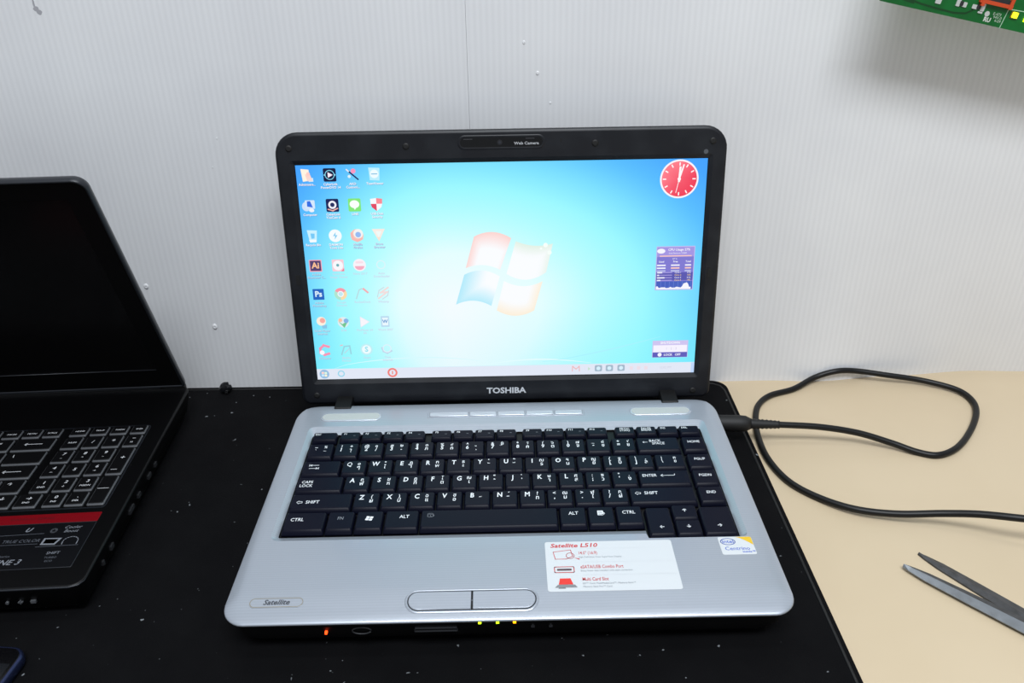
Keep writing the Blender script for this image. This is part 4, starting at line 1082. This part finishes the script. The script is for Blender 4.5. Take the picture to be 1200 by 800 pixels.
pad = [[('HOME', '', 2.2), ('PGUP', '', 2.2), ('PGDN', '', 2.2), ('END', '', 2.2)], [('NUM', '', 2.4), ('/', '', 4.4), ('*', '', 5), ('\u2212', 'M', 4.2)], [('7', '\u2013', 4.2), ('8', '\u2191', 4.2), ('9', '\u2013', 4.2), None], [('4', '\u2190', 4.2), ('5', '', 4.2), ('6', '\u2192', 4.2), None], [('1', 'END', 4.2), ('2', '\u2193', 4.2), ('3', 'PGDN', 4.2), None], [None, ('0', 'INS', 4.2), ('.', 'DEL', 4.6), None]]
for r in range(6):
    for c_ in range(4):
        it = pad[r][c_]
        if not it: continue
        x0, x1 = CX[c_]; h = RT[r] - RB[r]; w = x1 - x0
        L = [(it[0], w / 2 + .4, h * (.66 if it[1] else .5), it[2])]
        if it[1]: L.append((it[1], w / 2, h * .34, 2.4))
        key2(x0, x1, RB[r], RT[r], L)
key2(*CX[3], RB[3], RT[2], [('+', 6.2, 20, 5.6), (dash(4), 5, 5.6, 1)])
key2(*CX[3], RB[5], RT[4], [(dash(7.4), 5.4, 17.4, 1)])
key2(-77.2, -61.6, RB[5], RT[5], [('\u2192', 8, 9.4, 4.6), ('END', 7.6, 5.0, 2.2)])
# main block right to left so that it meets the number pad
MW = 16.35; XR = -80.6
def row2(r, widths, legs):
    x = XR
    for w, s in zip(widths, legs):
        x0 = x - w * MW + 2.2
        L = []
        if s:
            if callable(s): L = [(s, (x - x0) / 2, 8, 1)]
            elif len(s) == 1: L = [(s, 5.0, 10.2, 4.6)]
            else: L = [(s, (x - x0) / 2, 7 if r else 5, 2.2 if r == 0 else 2.8)]
        key2(x0, x, RB[r], RT[r], L); x = x0 - 2.2
row2(0, [.95] * 16, ['SCRLK', 'PRTSC', 'PAUSE', 'DEL', 'INS', 'F12', 'F11', 'F10', 'F9', 'F8', 'F7', 'F6', 'F5', 'F4', 'F3', 'F2'])
bs_ar = lambda mb_, x, y, fn: (outline(mb_, [(x - 6.5, y), (x + 6.5, y)], .6, fn, lin((190, 192, 196)), False), outline(mb_, [(x - 5, y + 1.3), (x - 6.8, y), (x - 5, y - 1.3)], .6, fn, lin((190, 192, 196)), False))
row2(1, [1.95] + [1] * 13, [bs_ar, '=', '-', '0', '9', '8', '7', '6', '5', '4', '3', '2', '1', '`'])
row2(2, [1.85] + [1] * 12 + [1.1], ['\\', ']', '[', 'P', 'O', 'I', 'U', 'Y', 'T', 'R', 'E', 'W', 'Q', None])
row2(3, [2.0] + [1] * 11 + [1.85], [bs_ar, "'", ';', 'L', 'K', 'J', 'H', 'G', 'F', 'D', 'S', 'A', 'CAPS'])
row2(4, [1.05, 1.75] + [1] * 10 + [2.0], ['\u2191', 'SHIFT', '/', '.', ',', 'M', 'N', 'B', 'V', 'C', 'X', 'Z', 'SHIFT'])
XR = -79.8
row2(5, [.95, .95, 1.2, 1, 1.1, 5.2, 1.1, 1, 1, 1.3], ['\u2193', '\u2190', 'CTRL', 'FN', 'ALT', None, 'ALT', None, 'FN', 'CTRL'])
# sticker with red band below the keys
mb = MB(); mb.slab(rrect(-150, -13.4, 17.2, 60.2, .6, 2), Z2 - .1, Z2 + .2, .08); mb.map(m2); sk = build('feature_sticker', mb, 'sticker', blk, 'black sticker with grey printing')
mb = MB(); mb.slab(rrect(-150, -13.2, 60.6, 70.0, .6, 2), Z2 - .1, Z2 + .35, .1); mb.map(m2); rb = build('red_strip', mb, 'red', blk, 'dark red strip')
mb = MB(); fn2 = lambda x, y: m2(x, y, Z2 + .26); G = lin((120, 124, 132)); G2 = lin((82, 86, 94))
text(mb, 'ENGINE 3', -62, 23.6, 6.6, fn2, G, bold=.01, shear=.3); text(mb, 'steelseries', -62, 29.4, 2.6, fn2, G2)
text(mb, 'TRUE COLOR', -56, 43.4, 4.0, fn2, G2, shear=.2); outline(mb, [(-72, 40.2), (-44, 40.2)], .3, fn2, G2, False)
text(mb, 'Cooler', -27, 55.4, 3.9, fn2, G, shear=.3); text(mb, 'Boost', -27, 51.6, 3.9, fn2, G, shear=.3); outline(mb, circ(-38.5, 52.6, 1.8, 10), .9, fn2, G)
text(mb, 'U', -56, 54.2, 5.4, fn2, G, bold=.03, shear=.35); outline(mb, [(-72, 49.6), (-44, 50.2)], .35, fn2, G2, False)
text(mb, '5.1', -80, 54, 5, fn2, G2)
mb.poly([fn2(*p) for p in ((-42, 39), (-32.4, 38.6), (-30, 45), (-41.6, 45.4))], G); mb.poly([fn2(*p) for p in ((-40.6, 40.2), (-33.4, 39.9), (-31.8, 44), (-40.3, 44.4))], G2)
outline(mb, [(-28, 39)] + [(-23.4 + 4.8 * math.cos(a), 41.6 + 4.2 * math.sin(a)) for a in [math.pi - math.pi * k / 8 for k in range(9)]] + [(-18.6, 39)], .6, fn2, G, False)
outline(mb, [(-44, 37.2), (-17, 37.6)], .35, fn2, G2, False)
text(mb, 'SHIFT', -30, 30.8, 3.4, fn2, G); text(mb, 'TURBO', -30, 26.6, 2.4, fn2, G2); text(mb, 'ECO', -30, 23.4, 2.4, fn2, G2)
later('sticker_printing', mb, 'print', sk)
mb = MB(); text(mb, 'GAMING SERIES', -58, 65.4, 3.0, lambda x, y: m2(x, y, Z2 + .4), lin((70, 6, 14)), sx=1.4); later('strip_lettering', mb, 'print', rb)
mb = MB(); ed = rrect(-150, -13.4, 17.2, 60.2, .6, 2); mb.tube([m2(x, y, Z2 + .1) for x, y in ed + ed[:1]], .28, 6, False); build('sticker_edge_glint', mb, 'msi_rim', sk)  # raised grey rim added for the glint along the sticker's edge
# lid of the black laptop, tipped forwards over the keys
H2 = Vector(m2(-3, 233, -6.5)); T2 = Vector(m2(-3, 149, 204.8)); V2 = (T2 - H2).normalized(); N2 = E2.cross(V2)
def lid2(u, v, w=0.0): q = H2 + E2 * u + V2 * v + N2 * w; return tuple(q)   # w > 0 towards the viewer
UL = -(W2 - 6)
def ll2(i, w, top=9): return [lid2(x, y, w) for x, y in rrect(UL + i, 0 - i, 4.5 + i, 228.2 - i, (1.5, 1.5, max(top - i, 1), max(top - i, 1)), 6)]
mb = MB()
oo = rrect(UL + 1.8, -1.8, 6.3, 226.4, (1, 1, 7.2, 7.2), 6); ii = rrect(UL + 17, -16.6, 28.6, 212.4, .5, 2)
mb.ring_fill(oo, [ii], lambda x, y: lid2(x, y, 0)); n_ = len(ii); i0 = mb.add([lid2(x, y, 0) for x, y in ii]); i1 = mb.add([lid2(x, y, -.8) for x, y in ii])
for i in range(n_): mb.face((i0 + i, i0 + (i + 1) % n_, i1 + (i + 1) % n_, i1 + i))
build('screen_bezel', mb, 'msi', blk)
mb = MB(); mb.poly([lid2(x, y, -.5) for x, y in ii]); build('display', mb, 'msi_screen', blk, 'switched-off dark screen')
mb = MB(); mb.loft([ll2(4, -7), ll2(.6, -5.4), ll2(0, -3), ll2(0, .3), ll2(.6, .8), ll2(1.4, .8), [lid2(x, y, -.05) for x, y in oo]], True, False); build('lid_cover', mb, 'msi_rim', blk)
mb = MB(); mb.tube([lid2(UL + 22, .6, -2), lid2(-22, .6, -2)], 3.1, 10); build('hinge_bar', mb, 'msi_rim', blk)
for a, b in ((-21.4, -1.5), (UL + 1.5, UL + 21.4)):
    mb = MB(); mb.tube([lid2(a, .6, -2), lid2(b, .6, -2)], 3.3, 10); build('hinge_cap', mb, 'msi', blk)
mb = MB(); mb.tube([lid2(UL + 17, 28.4, .05), lid2(-16.6, 28.4, .05)], .3, 6); build('screen_edge_highlight', mb, 'msi_rim', blk)  # grey bead added for the highlight line under the screen

# ------------------------------------------------------------------ phone, scrap, circuit board
ph = thing('smartphone', 'smartphone with a dark blue metal rim lying on the black mat', 'phone', (-321, -68, ZM), math.radians(-6))
PR = Matrix.Translation((-285.0, 9.0, 0)) @ Matrix.Rotation(math.radians(-6), 4, 'Z')
def pp(x, y, z): q = PR @ Vector((x, y, z)); return (q.x, q.y, q.z)
def pl(i): return rrect(-72 + i, -i, -150 + i, -i, max(9.5 - i, 1), 7)
mb = MB(); mb.loft([[pp(x, y, z) for x, y in pl(i)] for i, z in ((1.5, ZM), (.3, ZM + 1.4), (0, ZM + 4), (.3, ZM + 6.6), (1.2, ZM + 7.6), (1.9, ZM + 7.7))]); build('body', mb, 'phone_rim', ph)
mb = MB(); mb.loft([[pp(x, y, z) for x, y in pl(i)] for i, z in ((1.9, ZM + 7.6), (2.2, ZM + 7.9))]); fg = build('front_glass', mb, 'gloss_black', ph)
mb = MB(); mb.loft([[pp(x, y, z) for x, y in rrect(-68, -4, -136, -13, .5, 2)] for z in (ZM + 7.85, ZM + 7.95)]); build('screen', mb, 'phone_glass', ph)

p = onz(265.5, 453.5, ZM + 4)
mb = MB(); sc = thing('metal_scrap', 'small dark crumpled metal scrap on the mat at the wall', 'scrap', (p.x, 304.5, ZM))
nl, na = 7, 12; lps = []
for j in range(nl):
    t = math.pi * (j + .5) / nl
    lps.append([])
    for i in range(na):
        a = 2 * math.pi * i / na; r = 5.4 + 2.6 * noise.noise(Vector((math.cos(a) * 2.1, math.sin(a) * 2.1, t * 1.9)))
        lps[-1].append((p.x + r * math.sin(t) * math.cos(a) * 1.1, 304.2 + r * math.sin(t) * math.sin(a) * .8, max(ZM + .02, ZM + 4.6 - r * math.cos(t) * .9)))
mb.loft(lps, smooth=False); body_ = build('lump', mb, 'scrap', sc)
mb = MB(); mb.loft([[(p.x + x, 299.6 + k, ZM + 2.6 + z) for x, z in ((-.4, -1.4), (2.6, -.6), (3.6, 1.8), (1.4, 2.2))] for k in (0, 2)], smooth=False); build('bright_flake', mb, 'tip', sc)

PY = 266.0
pcb = thing('circuit_board', 'green printed circuit board with a lit yellow-green lamp, fixed before the wall', 'circuit board', (330, PY, 250))
c0 = ony(1029.5, 0.5, PY); c1 = ony(1200, 39, PY); ea = (c1 - c0).normalized(); eb = Vector((-ea.z, 0, ea.x)); 
def bd_(a, b, w=0.0): q = c0 + ea * a + eb * b; return (q.x, PY - w, q.z)
def pxb(x, y):
    q = ony(x, y, PY) - c0; return q.dot(ea), q.dot(eb)
PM = 2.0
bl_ = rrect(0, 175, 0, 95, 1.0, 3)
mb = MB(); mb.loft([[bd_(a, b, w) for a, b in bl_] for w in (0, 1.6)], smooth=False); brd = build('board', mb, 'pcb', pcb)
mb = MB(); FB = lambda k: (lambda a, b: bd_(a, b, 1.6 + .05 * k))
def tr(pts, t, c): outline(mb, [pxb(1000 + x / 6, y / 6) for x, y in pts], t, FB(1), c, False, 0.02)
DK = lin((2, 62, 22)); LG = lin((170, 206, 178))
tr([(380, -10), (470, 25), (590, 60), (700, 88), (780, 92), (830, 70), (845, 40)], 1.3, DK); tr([(300, -20), (420, 20)], 1.0, DK)
tr([(1018, 195), (1085, 62)], .55, LG); tr([(1085, 62), (1260, 92)], .55, LG)
text(mb, 'RU', *pxb(1000 + 930 / 6, 137 / 6), 4.0, FB(2), lin((214, 220, 212)), bold=.04, rot=math.atan2(ea.z, ea.x) * 0)
mb.poly([FB(2)(*q) for q in circ(*pxb(1000 + 932 / 6, 95 / 6), 1.8, 12)], lin((196, 200, 196)))
for k, s in enumerate(('E-473', '94V-0', '4-09')): text(mb, s, *pxb(1000 + 1003 / 6, (100 + 24 * k) / 6), 2.6, FB(2), lin((190, 208, 190)))
later('board_printing', mb, 'print', brd)
def comp(name, x, y, w, h, dep, m):
    a, b = pxb(1000 + x / 6, y / 6); m_ = MB()
    m_.loft([[bd_(q[0], q[1], k) for q in rrect(a - w / 2, a + w / 2, b - h / 2, b + h / 2, .3, 1)] for k in (1.6, 1.6 + dep)], smooth=False)
    return build(name, m_, m, pcb)
for x, y, w, h in ((590, 5, 4.0, 3.4), (732, 12, 2.8, 5.4), (772, 30, 3.4, 3.2), (845, 45, 3.8, 2.8), (902, 50, 2.8, 5.0), (880, 85, 3.4, 1.2)): comp('solder_pad', x, y, w, h, .5, 'solder')
comp('chip_resistor', 752, 22, 2.4, 3, .8, 'dark_grey'); comp('chip_resistor', 870, 45, 2.4, 3, .8, 'dark_grey')
for k, (x, y, w, h) in enumerate(((990, 24, 24, 2.4), (1098, 22, 2.4, 8), (900, 5, 2.4, 6))): comp('connector_frame', x, y, w, h, 2.2 + .15 * k, 'orange')
comp('connector_core', 1000, 4, 20, 4, 1.4, 'dark_grey')
comp('lamp_base', 1122, 104, 5.6, 4.6, .6, 'brass'); comp('lamp', 1124, 104, 3.6, 3.6, 1.2, 'led_yellow'); comp('lamp', 1206, 135, 3.4, 3.6, 1.2, 'led_yellow')
for a in (10, 165):
    for b in (55, 88):
        q = bd_(a, b, 0); mb = MB(); mb.tube([(q[0], PY + .0, q[2]), (q[0], wall_y(q[0], q[2]) + .02, q[2])], 3.0, 8); build('standoff', mb, 'brass', pcb)

# ------------------------------------------------------------------ lettering becomes mesh
flush_text()
for name, mb, m, parent, label in PENDING:
    if mb.f: build(name, mb, m, parent, label)
